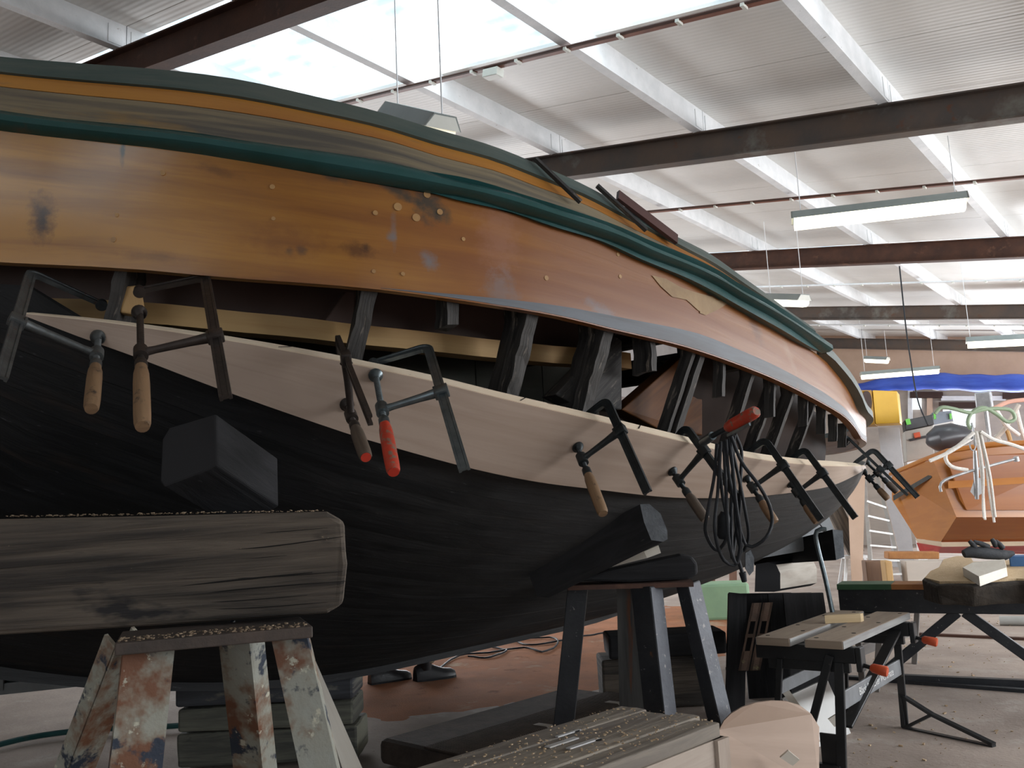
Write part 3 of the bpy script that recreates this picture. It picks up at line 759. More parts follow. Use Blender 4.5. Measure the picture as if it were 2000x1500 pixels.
def clamp(label, bt, bb, col, nut, pad, hend, steel, handle, endcap=None, dflt=None, lmax=.42, hr=.0165, jaw_back=0.0):
    h = plank_hit(*pad)
    if h is None:
        h0 = min(((abs(proj(P[i][1])[0] - pad[0]), i) for i in range(nP)))[1]
        face, nr = P[h0][1], NA[h0]
    else: _, face, nr = h
    dpt = depth(face) + .03 if dflt is None else dflt
    T = dep(*bt, dpt)
    best = max(((np.dot(_n(dep(*bb, t) - T), nr), t) for t in np.arange(dpt - lmax, dpt + .02, .004)), key=lambda q: q[0])
    Bt = dep(*bb, best[1]); n_ = _n(Bt - T); L = np.linalg.norm(Bt - T)
    C = T + n_ * closest_on_axis(T, n_, *col)
    d = ray(*nut); N = EYE + d * np.dot(C - EYE, n_) / np.dot(d, n_)
    throat = np.linalg.norm(N - C)
    if throat > .24: N = C + (N - C) * .24 / throat; throat = .24
    a = _n(N - C); w_ = np.cross(n_, a)
    den = np.dot(n_, nr); k = np.dot(N - face, nr) / den if abs(den) > .15 else .07
    if k < .04:                                   # slide the whole clamp so that the pad can sit on the plank
        sh_ = nr * ((.045 - k) * den); T, Bt, C, N = T + sh_, Bt + sh_, C + sh_, N + sh_; k = .045
    k = min(k, .20)
    Pd = N - n_ * k
    lift = 0.0
    for lv in (0.0, -.034):                                   # keep the bar clear of the plank's upper edge
        Xb = T + n_ * ((np.dot(face - T, nr) + lv) / den)
        ie = min(range(nP), key=lambda i: np.linalg.norm(A[i] + NA[i] * (OUT + lv) - Xb)); upv = A[ie] - B_[ie]; upv = _n(upv - n_ * np.dot(upv, n_))
        lift = max(lift, .021 - np.dot(Xb - (A[ie] + NA[ie] * (OUT + lv)), upv))
    if lift < .09:
        T, Bt, C = T + upv * lift, Bt + upv * lift, C + upv * lift
        throat = np.linalg.norm(N - C); a = _n(N - C); w_ = np.cross(n_, a)
    dl = (min(np.dot(face - T - a * throat * u_, nr) for u_ in (.25, .6, 1.0)) - .051 - jaw_back) / den      # jaw just behind the inner face of the plank
    if abs(dl) < .12: T = T + n_ * dl
    he = N + n_ * max(closest_on_axis(N, n_, *hend), .09)
    c = thing('bar_clamp', label, 'clamp', Pd, 'clamps along the new plank')
    # bar with bent fixed jaw, rolled groove on both sides
    r = .022; J = T + a * throat
    path = [Bt, T + n_ * r] + [T + n_ * r * (1 - math.sin(t)) + a * r * (1 - math.cos(t)) for t in np.linspace(.3, 1.57, 5)] + [T + a * (throat * .96)]
    b = MB(); wd = [.0125] * (len(path) - 1) + [.009]
    ring = []
    for i, p in enumerate(path):
        t = _n(path[min(i + 1, len(path) - 1)] - path[max(i - 1, 0)]); s2 = np.cross(w_, t); W, G = wd[i], .0055
        ring.append([p + s2 * W + w_ * G, p + s2 * W * .55 + w_ * G, p + s2 * W * .45 + w_ * G * .55, p - s2 * W * .45 + w_ * G * .55, p - s2 * W * .55 + w_ * G, p - s2 * W + w_ * G,
                     p - s2 * W - w_ * G, p - s2 * W * .55 - w_ * G, p - s2 * W * .45 - w_ * G * .55, p + s2 * W * .45 - w_ * G * .55, p + s2 * W * .55 - w_ * G, p + s2 * W - w_ * G])
    R_ = np.array([q + [q[0]] for q in ring]); b.grid(R_, None, False)
    for q in (ring[0], ring[-1]): b._add(q, [list(range(12))], [[(0, 0)] * 12])
    b.build('bar', steel, c)
    MB().cyl(J - n_ * .006, J + n_ * .012, .013, .015).build('jaw_tip', steel, c)
    # sliding arm: collar round the bar, tapering arm, boss for the screw
    arm = MB(); arm.box(C, a * .018, w_ * .012, n_ * .016)
    arm.tube([C + a * .012, C + a * throat * .35, C + a * throat * .8, N], [.013, .0105, .009, .011], 10)
    ao = arm.build('sliding_arm', steel, c, bevel=.003)
    MB().cyl(N - n_ * .017, N + n_ * .017, .0155).build('boss', steel, ao)
    # threaded spindle
    z0, z1 = Pd + n_ * .008, N + n_ * .045; nth = 26; pts = []; rr = []
    for i in range(nth * 2 + 1): pts.append(z0 + (z1 - z0) * i / (nth * 2)); rr.append(.0082 if i % 2 else .0066)
    sp = MB().tube(pts, rr, 10).build('spindle', steel, c)
    MB().tube([Pd + nr * .002, Pd + nr * .006, Pd + nr * .011, Pd + n_ * .018], [.0185, .0185, .012, .009], 16).build('swivel_pad', steel, sp)
    hs = N + n_ * .042; Lh = np.linalg.norm(he - hs)
    MB().tube([hs - n_ * .006, hs, hs + n_ * .018, hs + n_ * .024], [.009, .013, .0135, .012], 14).build('ferrule', steel, c)
    hp = [(.0, .0125), (.02, .0125), (.12, .0155), (.3, hr), (.8, hr), (.95, hr * .95), (1.0, hr * .8)]
    u0 = .022 / Lh
    ho = MB().tube([hs + n_ * Lh * (u0 + (1 - u0) * u) for u, _ in hp], [q for _, q in hp], 14).build('handle', handle, c)
    if endcap: MB().cyl(he - n_ * .001, he + n_ * .0015, hr * .72).build('end_face', endcap, ho)
    return c
CL = [((57, 545), (2, 738), (25, 625), (189, 692), (195, 657), (140, 795), steel_old, wood_hnd, None, 'steel bar clamp with brown wooden handle at the pointed fore end of the new plank'),
      ((404, 560), (441, 777), (419, 657), (275, 689), (274, 657), (291, 833), steel_brn, wood_hnd, None, 'brown steel bar clamp with long bare wooden handle, second from the plank fore end'),
      ((654, 646), (723, 821), (675, 701), (686, 813), (666, 781), (723, 890), steel_brn, wood_dk, red_end, 'dark bar clamp seen end-on, grey handle with red end face'),
      ((838, 685), (907, 917), (861, 765), (746, 800), (733, 758), (787, 918), steel_new, wood_red, red_end, 'bright zinc bar clamp with worn red handle'),
      ((1180, 772), (1265, 962), (1210, 842), (1137, 897), (1129, 875), (1187, 1000), steel_blk, wood_hnd, None, 'black bar clamp with pale brown handle above the rounded prop beam'),
      ((1330, 822), (1442, 975), (1372, 877), (1322, 935), (1302, 912), (1387, 1010), steel_blk, wood_dk, None, 'black bar clamp with reddish brown handle just before the hanging cable'),
      ((1492, 862), (1590, 1003), (1521, 895), (1457, 941), (1452, 926), (1519, 1017), steel_blk, wood_hnd, None, 'black bar clamp just aft of the hanging cable'),
      ((1569, 879), (1659, 1002), (1597, 914), (1545, 953), (1535, 942), (1596, 1021), steel_blk, wood_hnd, None, 'greenish black bar clamp with its handle behind another bar')]
for bt, bb, col, nut, pad, hend, st, hd, ec, lab in CL: clamp(lab, bt, bb, col, nut, pad, hend, st, hd, ec, jaw_back=.055 if bt[0] < 100 else 0)
dE = depth(P[-2][1])
clamp('rear dark bar clamp at the aft tip of the new plank', (1699, 877), (1784, 969), (1728, 907), (1690, 932), (1680, 922), (1727, 981), steel_blk, wood_hnd, dflt=dE + .06, jaw_back=.065)
clamp('front dark bar clamp paired with another at the aft tip of the plank', (1687, 886), (1772, 968), (1720, 916), (1704, 936), (1694, 930), (1738, 974), steel_blk, wood_dk, dflt=dE - .26, jaw_back=.05)
# red-handled clamp stuck in among the frames, carrying the cable
rc = thing('bar_clamp', 'clamp with bright red handle pointing up, cable hung over it', 'clamp', dep(1376, 862, 2.62), 'clamps along the new plank')
a0, a1, a2, a3 = dep(1372, 864, 2.66), dep(1392, 851, 2.60), dep(1420, 836, 2.53), dep(1478, 803, 2.40)
MB().tube([a0, a0 * .5 + a1 * .5, a1], [.013, .014, .013], 12).build('boss', steel_new, rc)
pts = [a1 + (a2 - a1) * i / 30 for i in range(31)]
MB().tube(pts, [.0085 if i % 2 else .007 for i in range(31)], 10).build('spindle', steel_blk, rc)
hd = MB().tube([a2 + (a3 - a2) * u for u in (0, .06, .2, .8, .95, 1)], [.012, .016, .0185, .0185, .017, .012], 14).build('handle', wood_red, rc)
MB().bar(a2 + V(.0, .0, -.022), a2 + (a3 - a2) * .75 + V(0, 0, -.024), .006, .008).build('bar', steel_new, rc)

# hanging black cable: one long flex in hanks
cable_m = mat('black_rubber_cable', (.012, .014, .017), (.02, .022, .026), scale=20, rough=.55, bump=.04, spec=.25)
cab = thing('cable_hank', 'black extension cable hanging in loops from the red-handled clamp', 'cable', dep(1440, 1110, 2.62))
loops = [([(1400, 866), (1395, 930), (1382, 1000), (1378, 1040), (1400, 1075), (1422, 1040), (1410, 960), (1402, 868)], 2.66),
         ([(1408, 862), (1402, 960), (1396, 1035), (1412, 1092), (1436, 1104), (1448, 1060), (1430, 960), (1410, 864)], 2.63),
         ([(1418, 858), (1424, 930), (1440, 1000), (1446, 1060), (1438, 1100), (1424, 1060), (1418, 960), (1414, 862)], 2.60),
         ([(1424, 856), (1440, 920), (1456, 1000), (1462, 1050), (1450, 1078), (1438, 1030), (1434, 940), (1422, 858)], 2.64),
         ([(1428, 852), (1450, 905), (1480, 945), (1502, 985), (1508, 1020), (1496, 1050), (1470, 1068), (1455, 1062), (1440, 1000), (1430, 900), (1424, 856)], 2.60),
         ([(1436, 848), (1448, 880), (1446, 940), (1444, 1000), (1436, 1050), (1430, 1090), (1428, 1000), (1432, 900), (1434, 850)], 2.68)]
for pts, t in loops:
    q = resample([dep(px, py, t - .08 + .012 * math.sin(i * 2.1)) for i, (px, py) in enumerate(pts)], 44)
    MB().tube(q, .0052, 8).build('cable_loop', cable_m, cab)
MB().tube([dep(1416, 1000, 2.60), dep(1414, 1010, 2.60), dep(1413, 1046, 2.60), dep(1413, 1052, 2.60)], [.012, .019, .019, .014], 12).build('socket', cable_m, cab)
MB().tube(resample([dep(1440, 1085, 2.6), dep(1444, 1100, 2.6), dep(1452, 1125, 2.6)], 8), .006, 8).build('cable_end', cable_m, cab)
MB().tube([dep(1450, 1118, 2.6), dep(1454, 1136, 2.6)], [.011, .008], 10).build('plug', cable_m, cab)

# ================================================================== PROPS AND TRESTLES
beam_grey = mat('weathered_grey_baulk', (.15, .122, .096), (.045, .039, .034), grain=(1.6, 38), rough=.85, bump=1.0, lo=.36, hi=.64,
                spots=[((.03, .028, .028), 1, .60, .08, (2.2, 7)), ((.30, .24, .16), 60, .70, .04)])
beam_dark = mat('blackened_baulk', (.024, .024, .026), (.011, .011, .012), grain=(2, 24), spec=.25, rough=.75, bump=.35, spots=[((.07, .07, .072), 1, .66, .08, (4, 18))])
endgrain = mat('grey_end_grain', (.17, .185, .20), (.11, .12, .13), scale=18, rough=.85, bump=.3)
whitewood = mat('clean_white_wedge', (.70, .66, .58), (.62, .57, .49), grain=(3, 30), rough=.7, bump=.05)
sawdust_m = mat('sawdust', (.36, .27, .18), (.20, .14, .09), scale=60, rough=.95, bump=.6, fine=160)
rust_paint = mat('flaking_pale_paint_on_rust', (.33, .34, .30), (.26, .23, .16), scale=5, rough=.6, bump=.3, fine=40,
                 spots=[((.17, .075, .04), 5, .46, .10), ((.03, .04, .06), 9, .54, .05), ((.50, .48, .38), 24, .62, .05)])
blk_paint = mat('scuffed_black_paint', (.016, .018, .022), (.03, .032, .036), scale=8, rough=.5, bump=.15, spots=[((.20, .19, .18), 38, .66, .04), ((.13, .06, .03), 9, .68, .05)])
blk_grey_side = mat('scuffed_bluish_side', (.13, .14, .16), (.09, .095, .11), scale=10, rough=.55, bump=.15, spots=[((.30, .29, .28), 34, .62, .05), ((.20, .10, .06), 9, .66, .05)])
def shavings(parent_o, top_fn, n, name='sawdust_crumbs', m=None, size=.006, seed=1):
    """crumbs of sawdust and chips, lying on a surface"""
    r = np.random.default_rng(seed); b = MB()
    for _ in range(n):
        p = top_fn(r.random(), r.random()); s = size * (.3 + r.random() ** 2)
        a = r.random() * 6.28; x = V(math.cos(a), math.sin(a), (r.random() - .5) * .6) * s; y = V(-math.sin(a), math.cos(a), 0) * s * .6
        b.box(np.array(p) + V(0, 0, s * .35), x, y, V(0, 0, s * .35))
    o = b.build(name, m or sawdust_m, parent_o); o['kind'] = 'stuff'; return o
# big weathered timber on the near trestle
DT = 1.95
tb = thing('timber_baulk', 'thick weathered grey timber baulk lying across the near rusty trestle', 'timber', dep(340, 1235, DT))
q = [dep(-330, 1022, DT - .02), dep(640, 999, DT), dep(672, 1018, DT), dep(681, 1100, DT), dep(672, 1180, DT), dep(640, 1199, DT), dep(-330, 1262, DT - .02)]
fw = _n(V(ray(340, 1100)[0], ray(340, 1100)[1], 0))
o = MB().prism(q, fw * .28).build('baulk_body', beam_grey, tb, bevel=.012)
subdivide(o, 2); rough_edges(o, .004, 14)
crk = mat('dark_crack', (.012, .011, .010), (.02, .018, .016), rough=.9, bump=0)
def crack(pix, parent, dd, w=.002, name='crack'):
    qq = resample([dep(px, py, dd - .003) for px, py in pix], 14)
    MB().tube(qq, [w * (.3 + .7 * math.sin(math.pi * i / 13)) for i in range(14)], 5).build(name, crk, parent)
for yy, xa_, xb_ in ((1030, 20, 330), (1045, 360, 640), (1062, 60, 260), (1098, 300, 560), (1112, 10, 220), (1128, 430, 670), (1150, 20, 180), (1176, 330, 600), (1205, 40, 330), (1222, 20, 280), (1188, 400, 640)):
    crack([(xa_, yy + 2), (xa_ * .6 + xb_ * .4, yy - 1), (xb_, yy - (xb_ - xa_) * .05)], tb, DT, .0011)
crack([(0, 1186), (200, 1163), (420, 1137), (610, 1118)], tb, DT, .003)
crack([(374, 1045), (376, 1090), (379, 1145)], tb, DT, .0025)
crack([(0, 1070), (250, 1082), (500, 1070), (670, 1048)], tb, DT, .002)
crack([(300, 1170), (480, 1150), (675, 1135)], tb, DT, .0016)
t0, t1 = dep(0, 1010, DT + .03), dep(640, 998, DT + .03)
shavings(tb, lambda u, v: t0 + (t1 - t0) * u + fw * .2 * v + V(0, 0, .002), 300, size=.003)
# black wedge-ended prop between baulk and hull
pr = thing('hull_prop', 'black square prop block standing on the baulk against the hull', 'timber', dep(430, 1000, 2.15))
fa = [dep(316, 868, 1.98), dep(330, 845, 1.98), dep(422, 818, 1.98), dep(424, 920, 1.98), dep(405, 930, 1.98), dep(320, 962, 1.98), dep(312, 950, 1.98)]
bk = [p + (dep(545, 1008, 2.14) - dep(424, 935, 1.98)) for p in fa]; fa = [p + V(0, 0, .012) for p in fa]; bk = [p + V(0, 0, .006) for p in bk]
b = MB(); k = len(fa)
for i in range(k): b._add([fa[i], bk[i], bk[(i + 1) % k], fa[(i + 1) % k]], [[0, 1, 2, 3]], [[(0, i * .1), (.5, i * .1), (.5, i * .1 + .1), (0, i * .1 + .1)]])
b._add(fa, [list(range(k))], [[(0, 0)] * k]); b._add(bk, [list(range(k))[::-1]], [[(0, 0)] * k])
b.build('prop_body', beam_dark, pr, bevel=.004)
# near trestle: four rusty steel channel legs under a top plate
def channel(p0, p1, w, d, face, th=.008):
    """U channel from p0 to p1; web w wide seen along -face, flanges d deep"""
    p0, p1 = np.asarray(p0, float), np.asarray(p1, float); ax = _n(p1 - p0); f_ = _n(np.asarray(face, float) - ax * np.dot(face, ax)); s_ = np.cross(ax, f_)
    b = MB(); c = (p0 + p1) / 2; h = (p1 - p0) / 2
    b.box(c, h, s_ * w / 2, f_ * th / 2)
    for k in (-1, 1): b.box(c + s_ * k * (w / 2 - th / 2) - f_ * d / 2, h, s_ * th / 2, f_ * d / 2)
    return b
tr1 = thing('trestle', 'rusty steel trestle with flaking pale paint under the big grey baulk', 'trestle', V(*on_z(400, 2000, 0)[:2], 0) if False else V(*dep(400, 1240, DT + .1)[:2], 0))
toC = -fw; sideV = np.cross(V(0, 0, 1), fw)
zt1 = dep(400, 1219, DT)[2] - .004
pa, pb_ = on_z(224, 1257, zt1), on_z(611, 1223, zt1)
ln = _n(V(*(pb_ - pa)[:2], 0)); cr = V(-ln[1], ln[0], 0)
if np.dot(cr, fw) < 0: cr = -cr
hl = np.linalg.norm((pb_ - pa)[:2]) / 2; mid = (pa + pb_) / 2
MB().box(mid + cr * .11 - V(0, 0, .012), ln * hl, cr * .11, V(0, 0, .012)).build('top_plate', mat('dull_brown_steel', (.085, .062, .05), (.05, .04, .034), scale=9, rough=.75, bump=.2), tr1, bevel=.003)
shavings(tr1, lambda u, v: mid + cr * (.004 + .09 * v) + ln * hl * (2 * u - 1) * .97 + V(0, 0, .0), 260, size=.003, seed=4)
def leg_px(ptop, toward, w, d, face, m):
    ax = _n(toward - ptop); p1 = ptop + ax * (ptop[2] / -ax[2])
    return channel(ptop, p1, w, d, face).build('leg', m, tr1)
zl1 = zt1 - .024; dL = depth(on_z(290, 1262, zl1)); dR = depth(on_z(566, 1240, zl1))
leg_px(on_z(292, 1266, zl1), dep(266, 1500, dL - .10), .098, .045, toC + ln * .1, rust_paint)
leg_px(on_z(564, 1241, zl1), dep(622, 1500, dR - .10), .074, .045, toC - ln * .25, rust_paint)
rl_ = mid - ln * hl * .90 + cr * .19; rl_[2] = zl1
leg_px(rl_, dep(160, 1500, depth(rl_) + .10), .072, .045, toC + ln * .75, rust_paint)
rr_ = mid + ln * hl * .22 + cr * .19; rr_[2] = zl1
leg_px(rr_, dep(486, 1500, depth(rr_) + .10), .085, .05, toC - ln * .8, rust_paint)
# pale lath leaning by the trestle
lt = MB().prism([dep(592, 1256, 2.2), dep(602, 1258, 2.2), dep(712, 1510, 2.05), dep(672, 1510, 2.05)], fw * .02).build('lath', pine if False else whitewood, None, dep(690, 1500, 2.05))
tag(lt, 'pale new softwood lath leaning beside the near trestle', 'lath')
# second trestle, black, carrying prop beam, wedge and curved block
DM = 3.25
ct = dep(1235, 1142, DM)
fm = _n(V(*ray(1240, 1250)[:2], 0)); sd = V(fm[1], -fm[0], 0)
tr2 = thing('trestle', 'black painted steel trestle under the curved block amidships', 'trestle', V(ct[0], ct[1], 0))
streak = mat('rust_streaked_black', (.03, .03, .03), (.10, .10, .095), grain=(1, 18), rough=.6, bump=.2, spots=[((.12, .045, .02), 1, .57, .08, (1.5, 16))])
def leg2(a, b_, w, d, m, m2, face):
    ax = _n(b_ - a); b_ = a + ax * (-a[2] / ax[2]); f_ = _n(np.asarray(face) - ax * np.dot(face, ax)); s_ = np.cross(ax, f_)
    if np.dot(s_, sd) < 0: s_ = -s_
    lg = MB().box((a + b_) / 2, (b_ - a) / 2, s_ * w / 2, f_ * d / 2).build('leg', m, tr2, bevel=.003)
    if m2: MB().box((a + b_) / 2 + s_ * (w / 2 + .001), (b_ - a) / 2 * .99, s_ * .001, f_ * d / 2 * .94).build('lighter_face', m2, lg)  # side face of the leg in a lighter bluish tone
    return lg
leg2(dep(1129, 1146, 3.30), dep(1103, 1402, 3.24), .075, .055, blk_paint, None, -fm)
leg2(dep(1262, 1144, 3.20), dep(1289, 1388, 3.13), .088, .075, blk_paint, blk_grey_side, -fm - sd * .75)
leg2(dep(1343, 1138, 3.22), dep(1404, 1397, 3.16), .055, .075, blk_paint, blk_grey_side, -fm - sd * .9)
A1, A2 = dep(1231, 1146, 3.36), dep(1236, 1372, 3.42)
A2 = A1 + _n(A2 - A1) * (A1[2] / -_n(A2 - A1)[2])
channel(A1, A2, .105, .045, -fm).build('leg', streak, tr2)
tp_ = [dep(1112, 1145, 3.28), dep(1352, 1138, 3.22)]
MB().bar(tp_[0], tp_[1], .16, .016).build('top_plate', steel_rust, tr2)
# long rounded prop beam running in under the bilge
pbm = thing('prop_beam', 'long dark prop beam with rounded pale end, wedged under the bilge', 'timber', dep(1200, 1110, 3.3))
dP = min(depth(march(px, py, hullB)) for px, py in ((1250, 985), (1268, 984), (1303, 1035), (1258, 1020))) - .03; dQ = depth(march(1060, 1110, hullB)) + .0
fa = [dep(px, py, dP) for px, py in ((1250, 985), (1268, 984), (1290, 1003), (1303, 1035), (1304, 1053), (1295, 1058), (1272, 1055), (1258, 1020))]
vec = dep(1040, 1160, dQ) - dep(1262, 1050, dP)
bk = [p + vec for p in fa]; k = len(fa); b = MB()
for i in range(k): b._add([fa[i], bk[i], bk[(i + 1) % k], fa[(i + 1) % k]], [[0, 1, 2, 3]], [[(0, i * .07), (.9, i * .07), (.9, i * .07 + .07), (0, i * .07 + .07)]])
b._add(bk, [list(range(k))[::-1]], [[(0, 0)] * k]); b.build('beam_body', beam_dark, pbm)
MB()._add(fa, [list(range(k))], [[(0, 0)] * k]).build('sawn_end', endgrain, pbm)
wd = MB().prism([dep(1258, 1077, 3.12), dep(1286, 1065, 3.12), dep(1291, 1080, 3.12), dep(1264, 1090, 3.12)], (dep(1190, 1102, 3.16) - dep(1258, 1085, 3.12))).build('wedge', whitewood, None, dep(1262, 1090, 3.3))
tag(wd, 'clean white wooden wedge driven between prop beam and curved block', 'wedge')
dC = min(depth(march(px, py, hullB)) for px, py in ((1122, 1134), (1180, 1114), (1260, 1097))) - .20
cb = [dep(px, py, dC) for px, py in ((1122, 1135), (1180, 1116), (1260, 1099), (1330, 1084), (1352, 1087), (1362, 1100), (1363, 1122), (1345, 1132), (1230, 1138))]
o = MB().prism(cb, fm * .13).build('curved_block', beam_dark, None, dep(1240, 1138, 3.5), bevel=.01)
tag(o, 'dark curved oak block lying on the black trestle under the wedge', 'timber')
# ================================================================== FLOOR LITTER, STACKS AND THE PERSON BEHIND THE KEEL
def poly_on(pix, z=0.0): return [on_z(px, py, z) for px, py in pix]
# drift of orange sawdust beneath the hull
dust_m = mat('orange_sawdust', (.42, .17, .075), (.30, .13, .065), scale=3, rough=.95, bump=.5, fine=120, spots=[((.20, .075, .03), 5, .60, .10), ((.42, .30, .20), 2.2, .58, .12)])
ds = MB(); gx = np.linspace(-6.6, -3.05, 40); gy = np.linspace(3.3, 9.5, 56)
from mathutils import noise as mnoise
def dust_h(x, y):
    u = (x + 4.9) / 1.75; v = (y - 6.2) / 3.0; e = 1 - (u * u + v * v)
    return max(-.02, .022 * e * (1.2 + mnoise.noise(Vector((x * 2.3, y * 2.3, 0)))) + .006 * mnoise.noise(Vector((x * 9, y * 9, 3))))
ds.grid(np.array([[V(x, y, dust_h(x, y)) for y in gy] for x in gx]))
o = ds.build('sawdust_drift', dust_m); o['kind'] = 'stuff'; tag(o, 'orange sawdust spread over the floor under the keel', 'sawdust')
# thin cable on the dust
fc = thing('floor_cable', 'thin black cable lying in loops on the orange sawdust', 'cable', on_z(1000, 1262, 0))
for pts in ([(860, 1312), (900, 1288), (960, 1282), (1020, 1275), (1060, 1283), (1090, 1266), (1075, 1256), (1000, 1258)], [(1000, 1258), (1040, 1268), (1095, 1262), (1140, 1250), (1200, 1240)], [(915, 1290), (950, 1293), (990, 1280), (960, 1272)]):
    q = resample([on_z(px, py, .0) for px, py in pts], 30)
    for p in q: p[2] = max(dust_h(p[0], p[1]), 0) + .012
    MB().tube(q, .008, 6).build('cable_run', cable_m, fc)
# ribbed brown mat on the floor
rib_m = mat('brown_ribbed_matting', (.075, .055, .043), (.05, .038, .03), scale=14, rough=.9, bump=.4)
mt = thing('ribbed_mat', 'thick dark brown ribbed mat lying on the floor behind the old bench', 'mat', on_z(960, 1420, 0))
HM = .13
n0, n1, f1_, f0_ = on_z(890, 1500, 0), on_z(1250, 1395, 0), on_z(1190, 1312, HM), on_z(745, 1440, HM)
dy = _n(V(0, 1, 0)); L0 = on_z(760, 1482, 0)
corner = on_z(738, 1440, HM); corner[2] = 0
along = _n(V(*(on_z(1190, 1318, HM) - on_z(745, 1442, HM))[:2], 0)); across = V(along[1], -along[0], 0)
Lm = 1.4; Wm = .62
MB().box(corner + along * Lm / 2 + across * Wm / 2 + V(0, 0, HM / 2), along * Lm / 2, across * Wm / 2, V(0, 0, HM / 2 - .006)).build('mat_body', rib_m, mt, bevel=.03)
rb = MB()
for i in range(110):
    c = corner + along * (.012 + i * (Lm - .02) / 110)
    prof = [c + across * (Wm * .52) + V(0, 0, HM - .004), c + across * (Wm - .05) + V(0, 0, HM - .002), c + across * (Wm - .012) + V(0, 0, HM - .03), c + across * (Wm + .002) + V(0, 0, HM * .5), c + across * (Wm + .002) + V(0, 0, .012)]
    rb.tube(prof, .0062, 6)
o = rb.build('rib', rib_m, mt); o['kind'] = 'stuff'
strap_m = mat('pale_strap', (.28, .24, .20), (.22, .19, .16), scale=12, rough=.8, bump=.1)
for u in (.42, .83):
    c = corner + along * Lm * u; w2 = along * .022
    pr_ = [(Wm * .78, HM + .004), (Wm - .05, HM + .006), (Wm - .008, HM - .02), (Wm + .011, HM * .5), (Wm + .011, .0)]
    MB().slab(np.array([[c - w2 + across * a + V(0, 0, z), c + w2 + across * a + V(0, 0, z)] for a, z in pr_]), .004).build('strap', strap_m, mt)
# stack of old timbers under the keel
stk = mat('bluish_grey_old_timber', (.075, .08, .09), (.035, .036, .04), grain=(2, 26), rough=.8, bump=.5, spots=[((.22, .21, .17), 1, .60, .10, (3, 9))])
stk2 = mat('pale_rotten_timber', (.17, .17, .13), (.07, .07, .06), grain=(2, 24), rough=.85, bump=.6, spots=[((.03, .03, .03), 1, .58, .08, (4, 9))])
DKS = 4.15
kb = on_z(520, 1500, 0)
zst = 0.0
def stack_piece(name, label, pxa, pya, pxb, pyb, d, m, group, w=.30, amt=.012):
    a0_, a1_ = dep(pxa, pyb, d), dep(pxb, pyb, d); h = (pyb - pya) * d / F_PX
    ctr = (a0_ + a1_) / 2; ctr[2] += h / 2
    ax = V(*(a1_ - a0_)[:2], 0) / 2; ay = _n(V(-ax[1], ax[0], 0)) * w / 2
    o = MB().box(ctr + _n(ay) * w / 2, ax, ay, V(0, 0, h / 2)).build(name, m, None, V(ctr[0], ctr[1], ctr[2] - h / 2), bevel=.014)
    subdivide(o, 3); rough_edges(o, amt, 8, pxa); tag(o, label, 'timber', group); return o
G = 'old timbers stacked under the keel'
stack_piece('timber_block', 'blue-grey timber topmost in the stack under the keel', 341, 1327, 690, 1374, DKS, stk, G, amt=.004)
stack_piece('timber_block', 'rotten pale timber in the middle of the keel stack', 346, 1379, 690, 1424, DKS, stk2, G, amt=.006)
stack_piece('timber_block', 'jagged pale-edged timber low in the keel stack', 344, 1429, 700, 1492, DKS, stk2, G, amt=.006)
# things in the gloom behind the near trestle
gl = thing('window_sash', 'dark glazed sash with grey frame lying behind the near trestle', 'window sash', dep(90, 1330, 5.2))
gfr = mat('grey_sash_paint', (.16, .17, .17), (.12, .125, .125), scale=6, rough=.5, bump=.1); gls = mat('dark_green_glass', (.012, .018, .018), (.014, .02, .02), rough=.12, bump=0)
pa_, pb2 = [dep(2, 1268, 5.2), dep(330, 1262, 5.3), dep(330, 1310, 5.3), dep(2, 1345, 5.2)], None
MB().prism(pa_, fw * .02).build('pane', gls, gl)
for a_, b2, w in ((0, 1, .02), (2, 3, .04), (0, 3, .04)): MB().bar(pa_[a_] - fw * .01, pa_[b2] - fw * .01, .04, w * 1.6).build('frame_rail', gfr, gl)
hs_ = MB().tube(resample([on_z(-60, 1470, .03), on_z(60, 1440, .03), on_z(180, 1425, .03), on_z(340, 1418, .03), on_z(480, 1400, .03)], 24), .016, 8).build('garden_hose', green_paint, None, on_z(180, 1425, 0)); tag(hs_, 'dark green hose lying on the floor behind the near trestle', 'hose')
# second heap: blocks under the hull amidships
stack_piece('timber_block', 'squared black block, upper one behind the black trestle', 1190, 1240, 1422, 1283, 5.0, beam_dark, 'blocks behind the black trestle', w=.3, amt=.004)
stack_piece('timber_block', 'weathered block on the floor behind the black trestle', 1180, 1288, 1392, 1383, 5.0, beam_grey, 'blocks behind the black trestle', w=.3, amt=.004)
# third support with tapered black beam, round timber and dark boards
bb3 = thing('prop_beam', 'tapered black prop beam with bluish sawn end near the aft clamps', 'timber', dep(1560, 1095, 4.9))
fa = [dep(1626, 1034, 4.7), dep(1646, 1036, 4.7), dep(1649, 1088, 4.7), dep(1633, 1094, 4.7)]
vec = dep(1469, 1074, 5.3) - dep(1626, 1034, 4.7)
b = MB(); bk = [fa[0] + vec, fa[1] + vec, fa[2] + vec + V(0, 0, .07), fa[3] + vec + V(0, 0, .07)]
for i in range(4): b._add([fa[i], bk[i], bk[(i + 1) % 4], fa[(i + 1) % 4]], [[0, 1, 2, 3]], [[(0, i * .1), (.7, i * .1), (.7, i * .1 + .1), (0, i * .1 + .1)]])
b._add(bk, [[3, 2, 1, 0]], [[(0, 0)] * 4]); b.build('beam_body', beam_dark, bb3)
MB()._add(fa, [[0, 1, 2, 3]], [[(0, 0)] * 4]).build('sawn_end', endgrain, bb3)
rt = thing('round_timber', 'rounded timber with flank coloured pale as if lit under the tapered prop beam', 'timber', dep(1520, 1155, 5.0))
fa = [dep(px, py, 4.9) for px, py in ((1476, 1102), (1500, 1098), (1516, 1103), (1524, 1120), (1524, 1150), (1512, 1156), (1474, 1156))]
